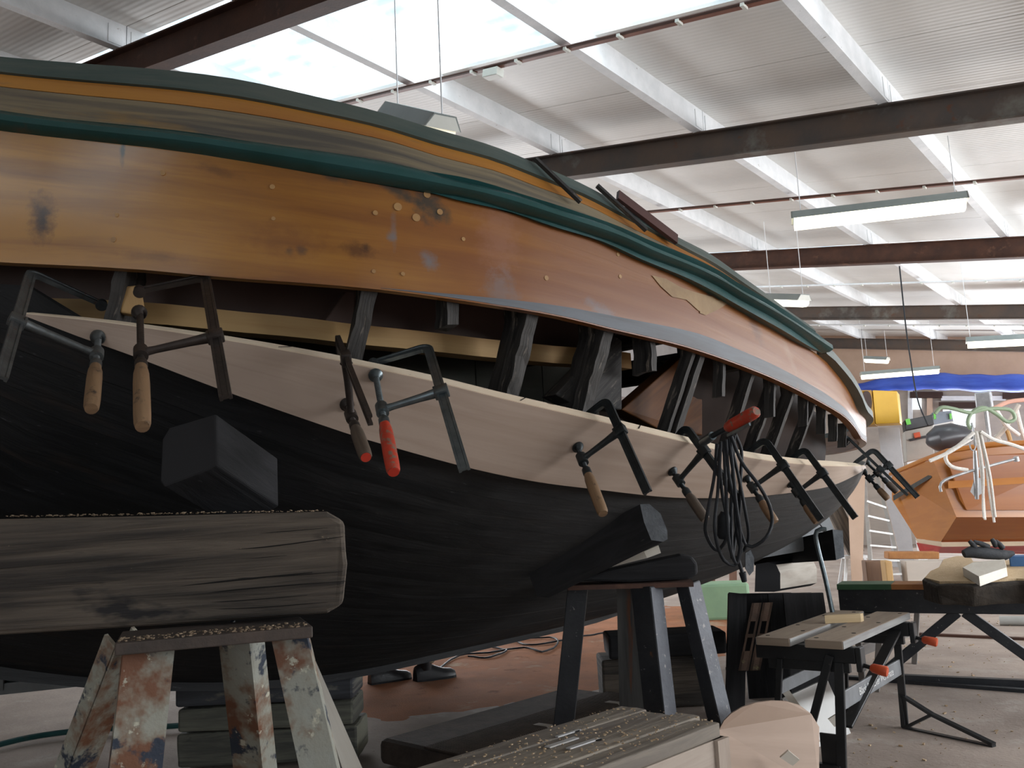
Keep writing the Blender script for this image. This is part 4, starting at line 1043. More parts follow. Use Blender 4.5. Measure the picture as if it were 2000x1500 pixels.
vec = dep(1588, 1096, 5.15) - dep(1516, 1103, 4.9); vec[2] = 0
bk = [p + vec for p in fa]; k = len(fa); b = MB(); c_ = MB()
for i in range(k): (c_ if i in (2, 3) else b)._add([fa[i], bk[i], bk[(i + 1) % k], fa[(i + 1) % k]], [[0, 1, 2, 3]], [[(0, i * .05), (.3, i * .05), (.3, i * .05 + .05), (0, i * .05 + .05)]])
b._add(fa, [list(range(k))], [[(0, 0)] * k]); b._add(bk, [list(range(k))[::-1]], [[(0, 0)] * k]); b.build('timber_body', beam_dark, rt)
c_.build('lit_flank', mat('lit_pale_wood', (.50, .46, .40), (.36, .31, .26), grain=(4, 30), rough=.8, bump=.2), rt)  # light wood flank, its pale colour also stands for light falling there
for i, (px0, px1, d, lab) in enumerate(((1446, 1560, 5.25, 'dark stained board standing on edge under the round timber'), (1500, 1600, 5.1, 'dark board with pale edge leaning by the bent bar'), (1530, 1622, 4.95, 'dark board outermost beside the bent bar'))):
    q = [dep(px0, 1160, d), dep(px1 - 14, 1158, d), dep(px1, 1262 if i else 1300, d), dep(px0, 1300, d)]
    q[2] = V(q[1][0], q[1][1], .0) + sd * .03; q[3] = V(q[0][0], q[0][1], 0.0)
    o = MB().prism(q, fm * .03).build('dark_board', beam_dark, None, dep(px0 + 40, 1300, d)); tag(o, lab, 'board', 'dark boards under the third prop')
rk = thing('slotted_plate', 'rusty slotted steel plate leaning under the third prop', 'plate', dep(1455, 1310, 4.85))
rkm = mat('rusty_brown_plate', (.15, .09, .06), (.09, .06, .045), scale=12, rough=.7, bump=.2, spots=[((.24, .20, .10), 14, .62, .08)])
p0_, p1_ = dep(1478, 1178, 4.95), dep(1452, 1310, 4.75); ax = (p1_ - p0_); sx = sd * .045
for k in range(2):
    cc = p0_ + sd * (.0 + k * .062)
    for u0, u1 in ((0, .28), (.47, .52), (.72, 1.0)):
        MB().box(cc + ax * (u0 + u1) / 2, ax * (u1 - u0) / 2, sd * .027, _n(np.cross(ax, sd)) * .004).build('plate_web', rkm, rk)
    for e in (-1, 1): MB().box(cc + ax * .5 + sd * e * .02, ax * .5, sd * .006, _n(np.cross(ax, sd)) * .004).build('plate_edge', rkm, rk)
ps = MB().bar(dep(1440, 1160, 5.0), V(*dep(1428, 1312, 4.8)[:2], 0), .10, .06, up=fm).build('dark_post', beam_dark, None, dep(1428, 1312, 4.8)); tag(ps, 'thick black post beside the slotted rusty plate', 'post')
bn = MB().tube(resample([dep(1613, 1034, 4.55), dep(1600, 1034, 4.55), dep(1593, 1042, 4.55), dep(1596, 1065, 4.55), dep(1612, 1130, 4.5), dep(1626, 1196, 4.45)], 20), .012, 8).build('bent_bar', steel_new, None, dep(1626, 1196, 4.45)); tag(bn, 'bent bright steel bar hooked over the tapered prop beam', 'steel bar')
gp = MB().prism([dep(px, py, 4.5 + (px - 1380) * .0022) for px, py in ((1385, 1088), (1470, 1000), (1545, 966), (1602, 962), (1640, 1064), (1475, 1092))], V(-.02, .03, 0)).build('aft_hull_panel', mat('grey_primer', (.19, .20, .21), (.14, .15, .155), scale=6, rough=.6, bump=.15), boat)
crk2 = MB().tube([dep(1572, 985, 4.80), dep(1618, 1046, 4.85)], .003, 5).build('panel_seam', crk, boat)
paddle = MB().prism([dep(px, py, 3.9) for px, py in ((1456, 1080), (1466, 1074), (1473, 1090), (1472, 1115), (1464, 1124), (1456, 1110))], fm * .02).build('oval_disc', endgrain, None, dep(1464, 1124, 3.9)); tag(paddle, 'pale oval sawn beam end beside the hanging cable', 'timber')
# shod feet of a person crouching beyond the keel
skin_m = mat('skin', (.45, .27, .19), (.40, .23, .16), scale=9, rough=.5, bump=0)
khaki = mat('khaki_trousers', (.30, .24, .16), (.24, .19, .13), scale=14, rough=.85, bump=.2)
shoe_m = mat('black_leather_shoe', (.012, .013, .015), (.022, .023, .026), scale=20, rough=.4, bump=.1)
jkt = mat('dark_blue_jacket', (.03, .04, .07), (.02, .03, .05), scale=10, rough=.8, bump=.2)
sA, sB = on_z(748, 1338, 0), on_z(836, 1333, 0)
pe = thing('person', 'person crouching beyond the keel, khaki trousers and black work shoes', 'person', (sA + sB) / 2)
fd = _n(V(.35, 1, 0)); lt_ = V(-fd[1], fd[0], 0)
def skinmesh(name, verts, edges, m, sub=2):
    me = bpy.data.meshes.new(name); bs = np.array(pe['_b'])
    me.from_pydata([tuple(np.array(v[0]) - bs) for v in verts], edges, []); o = bpy.data.objects.new(name, me); COL.objects.link(o)
    md = o.modifiers.new('skin', 'SKIN'); o.modifiers.new('sub', 'SUBSURF').levels = sub; o.modifiers['sub'].render_levels = sub
    for i, v in enumerate(verts): me.skin_vertices[0].data[i].radius = (v[1], v[2] if len(v) > 2 else v[1]); me.skin_vertices[0].data[i].use_root = i == 0
    me.materials.append(m); o.parent = pe; return o
midf = (sA + sB) / 2; hip = midf - fd * .22 + V(0, 0, .29)
kn = [s + fd * .26 + V(0, 0, .46) for s in (sA, sB)]; an = [s + V(0, 0, .13) for s in (sA, sB)]
hipj = [hip + lt_ * (.09 if np.dot(s - midf, lt_) > 0 else -.09) for s in (sA, sB)]
skinmesh('trousers', [(hip, .15, .12), (hipj[0], .10), (kn[0], .065), (an[0] + V(0, 0, .06), .06), (an[0] + V(0, 0, -.01), .062), (hipj[1], .10), (kn[1], .065), (an[1] + V(0, 0, .06), .06), (an[1] + V(0, 0, -.01), .062)],
         [(0, 1), (1, 2), (2, 3), (3, 4), (0, 5), (5, 6), (6, 7), (7, 8)], khaki)
ch = hip + fd * .28 + V(0, 0, .24); nk = ch + fd * .09 + V(0, 0, .10); hd_ = nk + fd * .08 + V(0, 0, .08)
sh = [ch + lt_ * .17 * s + V(0, 0, .06) for s in (1, -1)]; el = [ch + lt_ * .24 * s + fd * .16 - V(0, 0, .18) for s in (1, -1)]; wr_ = [ch + lt_ * .14 * s + fd * .38 - V(0, 0, .12) for s in (1, -1)]
skinmesh('body', [(hip + V(0, 0, .05), .15, .11), (hip * .5 + ch * .5, .15, .11), (ch, .16, .12), (nk, .055), (sh[0], .075), (el[0], .05), (wr_[0], .038), (sh[1], .075), (el[1], .05), (wr_[1], .038)],
         [(0, 1), (1, 2), (2, 3), (2, 4), (4, 5), (5, 6), (2, 7), (7, 8), (8, 9)], jkt)
skinmesh('head', [(nk, .05), (nk * .5 + hd_ * .5, .06), (hd_, .09, .10), (hd_ + V(0, 0, .07), .075), (hd_ + fd * .10 - V(0, 0, .01), .018)], [(0, 1), (1, 2), (2, 3), (2, 4)], skin_m)
for w0, s in zip(wr_, (1, -1)):
    vv = [(w0, .03, .02), (w0 + fd * .07, .038, .016)]; ee = [(0, 1)]
    for kf in range(4):
        a_ = w0 + fd * .11 + lt_ * (kf - 1.5) * .018; vv += [(a_, .009), (a_ + fd * (.045 - .005 * abs(kf - 1.5)) - V(0, 0, .02), .008)]; ee += [(1, len(vv) - 2), (len(vv) - 2, len(vv) - 1)]
    vv += [(w0 + fd * .05 - lt_ * s * .045, .010), (w0 + fd * .085 - lt_ * s * .055, .008)]; ee += [(0, len(vv) - 2), (len(vv) - 2, len(vv) - 1)]
    skinmesh('hand', vv, ee, skin_m, 1)
for s in (sA, sB):
    prof = [(-.10, .036, .10), (-.07, .043, .115), (0, .044, .115), (.06, .046, .09), (.12, .050, .068), (.18, .046, .058), (.21, .030, .042)]
    P_ = []
    for u, w, h in prof: P_.append([s + fd * u + lt_ * w * math.cos(t) + V(0, 0, .02 + max(0, math.sin(t)) * h) for t in np.linspace(0, math.pi, 9)])
    b = MB().grid(np.array(P_)); b._add(P_[0], [list(range(9))], [[(0, 0)] * 9]); b._add(P_[-1], [list(range(9))[::-1]], [[(0, 0)] * 9])
    so = b.build('shoe', shoe_m, pe)
    sl_ = [s + fd * u + lt_ * w * 1.06 for u, w, h in prof] + [s + fd * u - lt_ * w * 1.06 for u, w, h in prof[::-1]]
    MB().prism(sl_, V(0, 0, .03)).build('sole', cable_m, so)
    MB().cyl(s - fd * .02 + V(0, 0, .09), s - fd * .02 + V(0, 0, .15), .045, .05).build('collar', shoe_m, so)

# ================================================================== OLD WOODEN BENCH IN THE FOREGROUND
ob_m = mat('grey_worn_bench_board', (.30, .26, .21), (.19, .165, .14), grain=(2, 30), rough=.85, bump=.5, spots=[((.10, .08, .07), 1, .64, .06, (6, 16)), ((.46, .44, .42), 1, .66, .05, (3, 30))])
ob_s = mat('pale_bench_side', (.44, .37, .31), (.32, .25, .20), grain=(1.5, 14), rough=.8, bump=.3)
ZB = .52
pA, pB, pC = on_z(1213, 1378, ZB), on_z(1420, 1406, ZB), on_z(810, 1500, ZB)
al = V(0, -1, 0); al = _n(V(*(pC - pA)[:2], 0)); ac = _n(V(*(pB - pA)[:2], 0)); LB = np.linalg.norm(pC - pA) + .12; WB = np.linalg.norm(pB - pA)
ob = thing('old_workbench', 'low old workbench with grey worn slotted board top, chips scattered over it', 'workbench', V(*(pA + al * LB / 2 + ac * WB / 2)[:2], 0))
edges = [0, .27, .55, .76, 1.0]
for i in range(4):
    a_, b2 = edges[i] * WB, edges[i + 1] * WB - .006
    e0 = (.0, .02, -.012, .03)[i]
    o = MB().box(pA + ac * (a_ + b2) / 2 + al * (LB / 2 + e0 / 2) - V(0, 0, .02 + .003 * (i % 2)), al * (LB - e0) / 2, ac * (b2 - a_) / 2, V(0, 0, .02)).build('top_board', ob_m, ob, bevel=.004)
    subdivide(o, 2); rough_edges(o, .003, 20, i)
MB().box(pB + al * LB / 2 - ac * .02 - V(0, 0, .16), al * LB / 2 * .985, ac * .015, V(0, 0, .115)).build('side_board', ob_s, ob, bevel=.003)
MB().box(pA + al * LB / 2 + ac * .02 - V(0, 0, .16), al * LB / 2 * .985, ac * .015, V(0, 0, .115)).build('side_board', ob_s, ob, bevel=.003)
MB().box(pA + ac * WB / 2 + al * .035 - V(0, 0, .16), ac * WB / 2 * .92, al * .015, V(0, 0, .115)).build('end_board', ob_s, ob, bevel=.003)
for u, v in ((.04, .06), (.04, .94), (.96, .06), (.96, .94)):
    c = pA + al * LB * u + ac * WB * v; MB().box(V(c[0], c[1], (ZB - .045) / 2), ac * .03, al * .03, V(0, 0, (ZB - .045) / 2)).build('leg', ob_s, ob)
slot_m = mat('bare_scraped_wood', (.50, .50, .50), (.40, .38, .36), grain=(3, 40), rough=.6, bump=.1)
for px, py, l, w in ((1110, 1432, .10, .012), (1098, 1450, .12, .02), (1140, 1452, .13, .016)):
    p = on_z(px, py, ZB + .0015); MB().box(p, -al * l / 2, ac * w / 2, V(0, 0, .002)).build('scraped_patch', slot_m, ob, bevel=.001)
for px, py in ((1168, 1445), (1125, 1428)):
    p = on_z(px, py, ZB + .001); MB().cyl(p - V(0, 0, .001), p + V(0, 0, .002), .011).build('screw_hole', crk, ob)
chip_m = mat('wood_chips', (.55, .42, .28), (.38, .26, .15), scale=40, rough=.9, bump=.2)
shavings(ob, lambda u, v: pA + al * LB * .8 * u + ac * WB * .97 * v + V(0, 0, .002), 420, 'chips', chip_m, .0035, 9)
# bent plywood and white offcuts between bench and folding workbench
ply_m = mat('pale_plywood', (.42, .31, .24), (.34, .245, .185), grain=(1, 9), rough=.7, bump=.08)
bp_ = [dep(px, py, d - .38) for px, py, d in ((1405, 1425, 3.3), (1414, 1408, 3.3), (1428, 1394, 3.32), (1448, 1382, 3.36), (1475, 1373, 3.4), (1505, 1369, 3.45), (1535, 1370, 3.5), (1562, 1378, 3.55), (1585, 1395, 3.58), (1600, 1420, 3.6), (1600, 1540, 3.4), (1405, 1540, 3.1))]
o = MB().prism(bp_, fm * .012).build('plywood_offcut', ply_m, None, dep(1500, 1500, 2.92)); tag(o, 'curved pinkish plywood offcut standing beside the old workbench', 'plywood')
wl = mat('white_melamine', (.74, .74, .72), (.68, .68, .66), scale=6, rough=.45, bump=0)
o = MB().prism([dep(1528, 1365, 4.05), dep(1615, 1325, 4.25), on_z(1662, 1432, 0), on_z(1574, 1470, 0)], fm * .016).build('laminate_sheet', wl, None, dep(1570, 1455, 3.95)); tag(o, 'white laminated panel leaning beneath the folding workbench', 'panel')
for i, (q, lab) in enumerate((([(1519, 1340), (1530, 1332), (1600, 1430), (1588, 1438)], 'thin pale batten across the white panel'), ([(1578, 1430), (1592, 1424), (1602, 1448), (1588, 1456)], 'short pale offcut at the foot of the white panel'), ([(1524, 1480), (1540, 1466), (1562, 1484), (1548, 1496)], 'small pale offcut on the plywood'), ([(1618, 1405), (1632, 1396), (1642, 1414), (1630, 1420)], 'pale batten end beside the black leg plate'))):
    o = MB().prism([dep(px, py, 4.03 if i != 2 else 2.88) for px, py in q], fm * .015).build('batten', whitewood, None, dep(*q[2], 4.03 if i != 2 else 2.88)); tag(o, lab, 'offcut', 'pale offcuts')

# shavings scattered over the floor on the right
fl_o = shavings(None, lambda u, v: V(-2.6 + 3.0 * u, 2.9 + 6.5 * v, .001), 900, 'floor_shavings', chip_m, .007, 21)
tag(fl_o, 'pale wood shavings scattered over the concrete floor', 'shavings')
# ================================================================== FOLDING WORKBENCH
wm_black = mat('black_pressed_steel', (.016, .017, .018), (.026, .027, .028), scale=10, rough=.4, bump=.05, spots=[((.14, .12, .10), 40, .68, .04)])
wm_grey = mat('grey_painted_steel', (.20, .21, .22), (.15, .155, .16), scale=10, rough=.45, bump=.05)
wm_wood = mat('worn_birch_jaw', (.40, .32, .245), (.30, .235, .18), grain=(2, 18), rough=.75, bump=.15, spots=[((.13, .11, .10), 40, .66, .05)])
wm_edge = mat('grey_ply_edge', (.34, .34, .33), (.24, .235, .23), grain=(3, 60), rough=.8, bump=.3)
orange_pl = mat('orange_plastic', (.62, .10, .035), (.55, .085, .03), scale=10, rough=.4, bump=.03)
ZW = .56; TW = .034
fl, fr2, br, bl = on_z(1476, 1244, ZW), on_z(1652, 1250, ZW), on_z(1782, 1194, ZW), on_z(1632, 1190, ZW)
uY = _n((br - fr2) + (bl - fl)); uX = _n(V(uY[1], -uY[0], 0)); LWm = np.dot(br - fr2, uY); WW = np.dot(fr2 - fl, uX)
org = fl
wmk = thing('folding_workbench', 'black folding workbench with two drilled wooden jaws and orange crank handles', 'workbench', V(*(org + uX * WW / 2 + uY * LWm / 2)[:2], 0))
W = lambda x, y, z: org + uX * x + uY * y + V(0, 0, z - ZW)
def jaw(x0, x1):
    o = MB().box(W((x0 + x1) / 2, LWm / 2, ZW - TW / 2), uX * (x1 - x0) / 2, uY * LWm / 2, V(0, 0, TW / 2)).build('jaw_board', wm_wood, wmk, bevel=.003)
    for xx in (x0, x1): MB().box(W(xx + (.0012 if xx == x1 else -.0012), LWm / 2, ZW - TW / 2), uX * .001, uY * LWm / 2 * .995, V(0, 0, TW / 2 * .92)).build('jaw_edge', wm_edge, o)
    for i in range(6):
        for xx in (x0 + .03, x1 - .03):
            if (i % 2 == 0) == (xx < (x0 + x1) / 2):
                p = W(xx, LWm * (.06 + .176 * i), ZW); MB().cyl(p - V(0, 0, .002), p + V(0, 0, .0012), .0095).build('dog_hole', crk, o)
    return o
jw = WW * .40
jaw(0, jw); jaw(WW - jw * 1.06, WW)
for yy in (.10, LWm - .10):                                # carriages across, with screws and cranks
    cg = MB().box(W(WW / 2 - .01, yy, ZW - TW - .035), uX * (WW / 2 + .03), uY * .022, V(0, 0, .034)).build('carriage', wm_black, wmk, bevel=.004)
    MB().box(W(WW + .035, yy, ZW - TW - .05), uX * .012, uY * .03, V(0, 0, .05)).build('end_plate', wm_black, cg, bevel=.004)
    MB().cyl(W(WW + .045, yy, ZW - TW - .075), W(WW + .085, yy - .01, ZW - TW - .083), .009).build('crank_arm', wm_black, cg)
    MB().tube([W(WW + .075, yy - .01, ZW - TW - .08), W(WW + .085, yy - .01, ZW - TW - .082), W(WW + .14, yy - .02, ZW - TW - .09), W(WW + .145, yy - .02, ZW - TW - .091)], [.012, .019, .022, .018], 14).build('crank_handle', orange_pl, cg)
for yy in (.10, LWm - .10): MB().box(W(WW * .5, yy, ZW - TW - .088), uX * (WW * .47), uY * .016, V(0, 0, .022)).build('lower_rail', wm_black, wmk, bevel=.003)
def wleg(a, b_, w=.028, d=.018, m=None, name='leg'): return MB().bar(a, b_, w, d, up=uY).build(name, m or wm_black, wmk, bevel=.003)
zl = ZW - .10
wleg(W(.07, .08, zl), W(.02, .04, 0)); wleg(W(WW - .05, .08, zl), W(WW - .07, .04, 0), .04)
wleg(W(.07, LWm - .08, zl), W(.02, LWm - .04, 0)); wleg(W(WW - .05, LWm - .08, zl), W(WW - .07, LWm - .04, 0), .036)
wleg(W(WW - .08, .06, zl + .03), W(.13, .03, .0), .034, .016, name='brace'); wleg(W(WW - .04, LWm - .1, zl + .03), W(WW - .06, .12, .19), .05, .014, name='brace')
MB().bar(W(.05, .08, .33), W(.05, LWm - .08, .33), .012, .055).build('side_rail', wm_grey, wmk, bevel=.003)
rl = MB().bar(W(WW - .055, .07, .30), W(WW - .055, LWm - .07, .30), .012, .075).build('side_rail', wm_grey, wmk, bevel=.003)
wleg(W(.02, .04, .04), W(WW - .07, .04, .04), .02, .03, name='foot_rail')
tx = bpy.data.curves.new('maker_lettering', 'FONT'); tx.body = 'Black & Decker Workmate'; tx.size = .048; tx.align_x = 'CENTER'; tx.align_y = 'CENTER'; tx.extrude = .0006
tx.materials.append(mat('white_lettering', (.75, .75, .74), (.7, .7, .7), rough=.5, bump=0))
tmp = bpy.data.objects.new('lettering_curve', tx); COL.objects.link(tmp); bpy.context.view_layer.update()
lme = bpy.data.meshes.new_from_object(tmp.evaluated_get(bpy.context.evaluated_depsgraph_get())); bpy.data.objects.remove(tmp)
to = bpy.data.objects.new('lettering', lme); COL.objects.link(to); to.parent = wmk
mt4 = Matrix.Identity(4); zz = np.cross(uY, V(0, 0, 1))
for i in range(3): mt4[i][0] = uY[i]; mt4[i][1] = (0, 0, 1)[i]; mt4[i][2] = zz[i]
lw = min(1.0, (LWm - .22) / .56)
mt4 = mt4 @ Matrix.Diagonal((lw, lw, 1, 1)); mt4.translation = Vector(W(WW - .055 + .0072, LWm * .54, .30) - np.array(wmk['_b'])); to.matrix_local = mt4
pf = [W(WW - .07, LWm - .05, .16), W(WW - .07, LWm - .05, 0), W(WW + .36, LWm - .22, 0), W(WW + .36, LWm - .22, .012), W(WW + .08, LWm - .10, .09)]
for a_, b2 in ((0, 1), (1, 2), (4, 3), (0, 4), (4, 1)): MB().bar(pf[a_], pf[b2], .03, .014).build('swing_foot', wm_black, wmk)
MB().box(W(WW - .11, .05, .10), uX * .04, uY * .006, V(0, 0, .07)).build('hinge_plate', wm_black, wmk)
o = MB().box((on_z(1614, 1209, ZW + .02) + on_z(1684, 1206, ZW + .02)) / 2, (on_z(1684, 1206, ZW + .02) - on_z(1614, 1209, ZW + .02)) / 2, uY * .022, V(0, 0, .019)).build('wood_block', pine if False else mat('planed_pine_block', (.60, .46, .28), (.53, .39, .22), grain=(3, 40), rough=.6, bump=.05), None, on_z(1650, 1212, ZW), bevel=.001)
o.location.z = o.location.z - (o.location.z - 0) * 0; tag(o, 'small planed pine block lying across the folding workbench jaws', 'wood block')

# ================================================================== STEEL BENCH WITH SAWN SLAB
ZS = .60
bA, bB = on_z(1634, 1142, ZS), on_z(2120, 1141, ZS)
sb = thing('steel_bench', 'black steel beam bench on crossed legs, green and rust painted top', 'bench', V(*((bA + bB) / 2)[:2], 0))
bx = _n(bB - bA); by = V(-bx[1], bx[0], 0); Lb = np.linalg.norm(bB - bA)
gtop = mat('chipped_green_top', (.05, .13, .06), (.04, .10, .05), scale=5, rough=.6, bump=.1); otop = mat('rusty_orange_top', (.42, .19, .06), (.30, .12, .04), scale=7, rough=.7, bump=.1)
MB().box(bA + bx * Lb * .12 + by * .12 - V(0, 0, .015), bx * Lb * .12, by * .12, V(0, 0, .017)).build('top_strip', gtop, sb); MB().box(bA + bx * Lb * .62 + by * .12 - V(0, 0, .015), bx * Lb * .38, by * .12, V(0, 0, .016)).build('top_strip', otop, sb)
MB().box(bA + bx * Lb * .5 + by * .06 - V(0, 0, .105), bx * Lb * .5, by * .035, V(0, 0, .072)).build('beam', blk_paint, sb, bevel=.004)
jx = np.dot(on_z(1872, 1178, ZS - .1) - bA, bx)
for s_ in (-1, 1):
    a_ = bA + bx * (jx + s_ * .02) + by * .06 - V(0, 0, .17); MB().bar(a_, V(*(a_ + bx * s_ * .52 - by * .02)[:2], .0), .06, .05, up=by).build('leg', blk_paint, sb, bevel=.004)
MB().bar(V(*(bA + bx * (jx - .5) + by * .04)[:2], .025), V(*(bA + bx * (jx + .52) + by * .04)[:2], .025), .05, .05).build('floor_bar', blk_paint, sb)
grey_wd = mat('grey_old_softwood', (.22, .20, .18), (.15, .135, .125), grain=(2, 24), rough=.8, bump=.25)
wt = thing('wooden_trestle', 'grey wooden trestle standing under the end of the steel bench', 'trestle', V(*(bA + bx * .2)[:2], 0))
for a_, b2 in (((1683, 1160), (1686, 1344)), ((1782, 1170), (1786, 1296)), ((1760, 1168), (1752, 1300)), ((1700, 1165), (1712, 1350))):
    q0, q1 = on_z(*b2, 0), None; top = q0 + V(0, 0, ZS - .21) + (bx * .06 if a_[0] > 1690 else bx * .0); MB().bar(q0, top, .055, .035, up=bx).build('leg', grey_wd, wt, bevel=.003)
q0, q1 = on_z(1686, 1344, 0) + V(0, 0, .22), on_z(1786, 1296, 0) + V(0, 0, .22); MB().bar(q0, q1, .03, .06).build('rail', grey_wd, wt)
q0, q1 = on_z(1686, 1344, 0) + V(0, 0, ZS - .201), on_z(1786, 1296, 0) + V(0, 0, ZS - .201); MB().bar(q0, q1, .09, .04).build('top_rail', grey_wd, wt)
slab_top = mat('fresh_sawdust_on_slab', (.62, .47, .30), (.50, .36, .21), scale=40, rough=.95, bump=.6, fine=120); bark = mat('dark_bark', (.045, .035, .026), (.022, .018, .014), scale=14, rough=.9, bump=.8, fine=30)
zs0 = ZS + .002
sl_px = [(1800, 1134), (1812, 1120), (1830, 1112), (1840, 1095), (1868, 1088), (1895, 1090), (1900, 1100), (1960, 1098), (2060, 1090), (2120, 1090), (2120, 1140), (1990, 1136), (1900, 1142), (1830, 1142)]
slp = [on_z(px, py, zs0 + .10) for px, py in sl_px]
sl = thing('sawn_slab', 'rough bark-edged slab covered in fresh sawdust on the steel bench', 'slab', V(*np.mean(slp, 0)[:2], zs0))
o = MB().prism(slp, V(0, 0, -.10)).build('slab_body', bark, sl, bevel=.012); subdivide(o, 1); rough_edges(o, .012, 16)
o = MB().prism([p + (np.mean(slp, 0) - p) * .05 + V(0, 0, .012) for p in slp], V(0, 0, -.02)).build('sawdust_layer', slab_top, sl)
o['kind'] = 'stuff'
pl_ = [on_z(px, py, zs0 + .16) for px, py in ((1880, 1108), (1912, 1126), (1966, 1108), (1962, 1092), (1900, 1098))]
o = MB().prism(pl_, V(0, 0, -.045)).build('sawn_board', whitewood, None, np.mean(pl_, 0) - V(0, 0, .045), bevel=.002); tag(o, 'pale freshly sawn board lying on the sawdust-covered slab', 'board')
gl_m = mat('black_work_glove', (.03, .032, .036), (.05, .054, .06), scale=14, rough=.75, bump=.3)
gv = thing('work_glove', 'black work glove lying on the sawn board, fingers up', 'glove', on_z(1920, 1092, zs0 + .16))
dg = depth(on_z(1920, 1092, zs0 + .16)) - .02
MB().tube([dep(1882, 1082, dg), dep(1896, 1078, dg), dep(1925, 1080, dg), dep(1965, 1084, dg), dep(1980, 1080, dg)], [.022, .034, .036, .028, .012], 12).build('palm', gl_m, gv)
for a_, b2 in (((1905, 1070), (1893, 1056)), ((1930, 1068), (1902, 1058)), ((1945, 1066), (1937, 1053)), ((1958, 1070), (1944, 1056))): MB().tube([dep(*a_, dg), dep((a_[0] + b2[0]) / 2, (a_[1] + b2[1]) / 2 - 1, dg - .01), dep(*b2, dg)], [.016, .015, .011], 10).build('finger', gl_m, gv)
bl_m = mat('blue_plastic', (.08, .20, .42), (.06, .16, .36), scale=8, rough=.5, bump=.05)
o = MB().box(on_z(2010, 1098, zs0 + .13), bx * .10, by * .07, V(0, 0, .04)).build('blue_crate', bl_m, None, on_z(2010, 1098, zs0 + .10), bevel=.006); tag(o, 'blue plastic tray at the end of the sawn slab', 'tray')

# floor rails let into the concrete
for i, (pa2, pb3, m) in enumerate((((1420, 1305), (2100, 1356), blk_paint), ((1790, 1238), (2100, 1252), steel_rust))):
    q0, q1 = on_z(*pa2, .01), on_z(*pb3, .01); o = struct(MB().bar(q0, q1, .05, .02).build('trim_%d' % (300 + i), m)); o['label'] = 'steel rail in the floor'
pp = MB().tube([on_z(1952, 1212, .04), on_z(2100, 1214, .04)], .04, 12).build('grey_pipe', mat('grey_plastic_pipe', (.42, .42, .40), (.36, .36, .34), rough=.5, bump=0), None, on_z(1990, 1213, 0)); tag(pp, 'grey plastic pipe on the floor beyond the steel bench', 'pipe')

# ================================================================== FAR END OF THE SHED
far = struct(MB().box((-3.0, Y_F + .1, 5.0), V(8.0, 0, 0), V(0, .1, 0), V(0, 0, 1.35)).build('wall_far', plywall))
cream = mat('cream_boards', (.50, .44, .38), (.40, .35, .31), grain=(1, 4), rough=.7, bump=.1)
YW = Y_F + .05
low = MB().box((-3.0, YW + .1, 1.85), V(8.0, 0, 0), V(0, .1, 0), V(0, 0, 1.85)).build('wall_boarding', cream, far)
def onw(px, py, y=YW - .05): return on_y(px, py, y)
def wall_rect(name, x0, y0, x1, y1, m, th=.04, parent=far, yy=YW - .03):
    a_, b2, c_, d_ = [on_y(px, py, yy) for px, py in ((x0, y0), (x1, y0), (x1, y1), (x0, y1))]
    return MB().prism([a_, b2, c_, d_], V(0, -th, 0)).build(name, m, parent)
dkb = mat('dark_brown_beam', (.06, .03, .022), (.045, .024, .018), scale=5, rough=.6, bump=.1)
for r_ in ((1780, 766, 1842, 778), (1960, 768, 2040, 780), (1836, 786, 1910, 798)): wall_rect('wall_beam', *r_, dkb, .12)
wall_rect('wall_rail', 1840, 774, 1965, 783, white_paint, .1)
glass_w = emis('daylit_window', (.80, .86, .92), 1.1)
for r_ in ((1735, 848, 1752, 906), (1775, 776, 1800, 800), (1842, 800, 1905, 835)): wall_rect('window_pane', *r_, glass_w, .02)
wall_rect('wall_post', 1775, 762, 1783, 860, white_paint, .08); wall_rect('wall_post', 1812, 775, 1822, 812, plywall, .08)
# rolled blue tarpaulin
tp_m = mat('blue_tarpaulin', (.035, .075, .42), (.05, .11, .52), grain=(2.5, 14), rough=.45, bump=.5)
tq = resample([on_y(1640, 762, 20.3), on_y(1690, 757, 20.3), on_y(1760, 748, 20.3), on_y(1832, 745, 20.3), on_y(1900, 748, 20.3), on_y(2060, 748, 20.3), on_y(2200, 746, 20.3)], 40)
tp = thing('rolled_tarpaulin', 'long blue tarpaulin rolled up across the far end of the shed', 'tarpaulin', tq[14])
MB().tube(tq, [.10 + .08 * min(1, i / 12) + .015 * math.sin(i * 1.3) for i in range(40)], 14).build('tarpaulin_roll', tp_m, tp)
MB().tube([tq[15] + V(.19 * math.cos(t), -.19 * abs(math.cos(t)) * .3, .19 * math.sin(t)) for t in np.linspace(0, 6.28, 16)], .012, 6).build('tie_rope', white_paint, tp)
# yellow cabinet, drum behind it
D1 = 14.0
yc = thing('yellow_cabinet', 'bright yellow cabinet on the far wall beside the hull', 'cabinet', dep(1725, 832, D1))
ym = mat('yellow_paint', (.72, .42, .03), (.66, .37, .025), scale=3, rough=.45, bump=.02)
q = [dep(px, py, D1) for px, py in ((1704, 762), (1752, 764), (1758, 826), (1710, 828))]
MB().prism(q, V(-.1, .5, 0)).build('cabinet_body', ym, yc, bevel=.01)
q = [dep(px, py, D1 - .02) for px, py in ((1680, 762), (1702, 762), (1709, 829), (1684, 830))]
MB().prism(q, V(-.1, .5, 0)).build('cabinet_side', mat('ochre_paint', (.42, .22, .02), (.36, .19, .02), scale=3, rough=.5, bump=.02), yc)
MB().prism([dep(1692 + 10 * math.cos(t), 785 + 22 * math.sin(t), D1 - .05) for t in np.linspace(0, 6.28, 14, endpoint=False)], V(0, .04, 0)).build('vent_disc', dkb, yc)
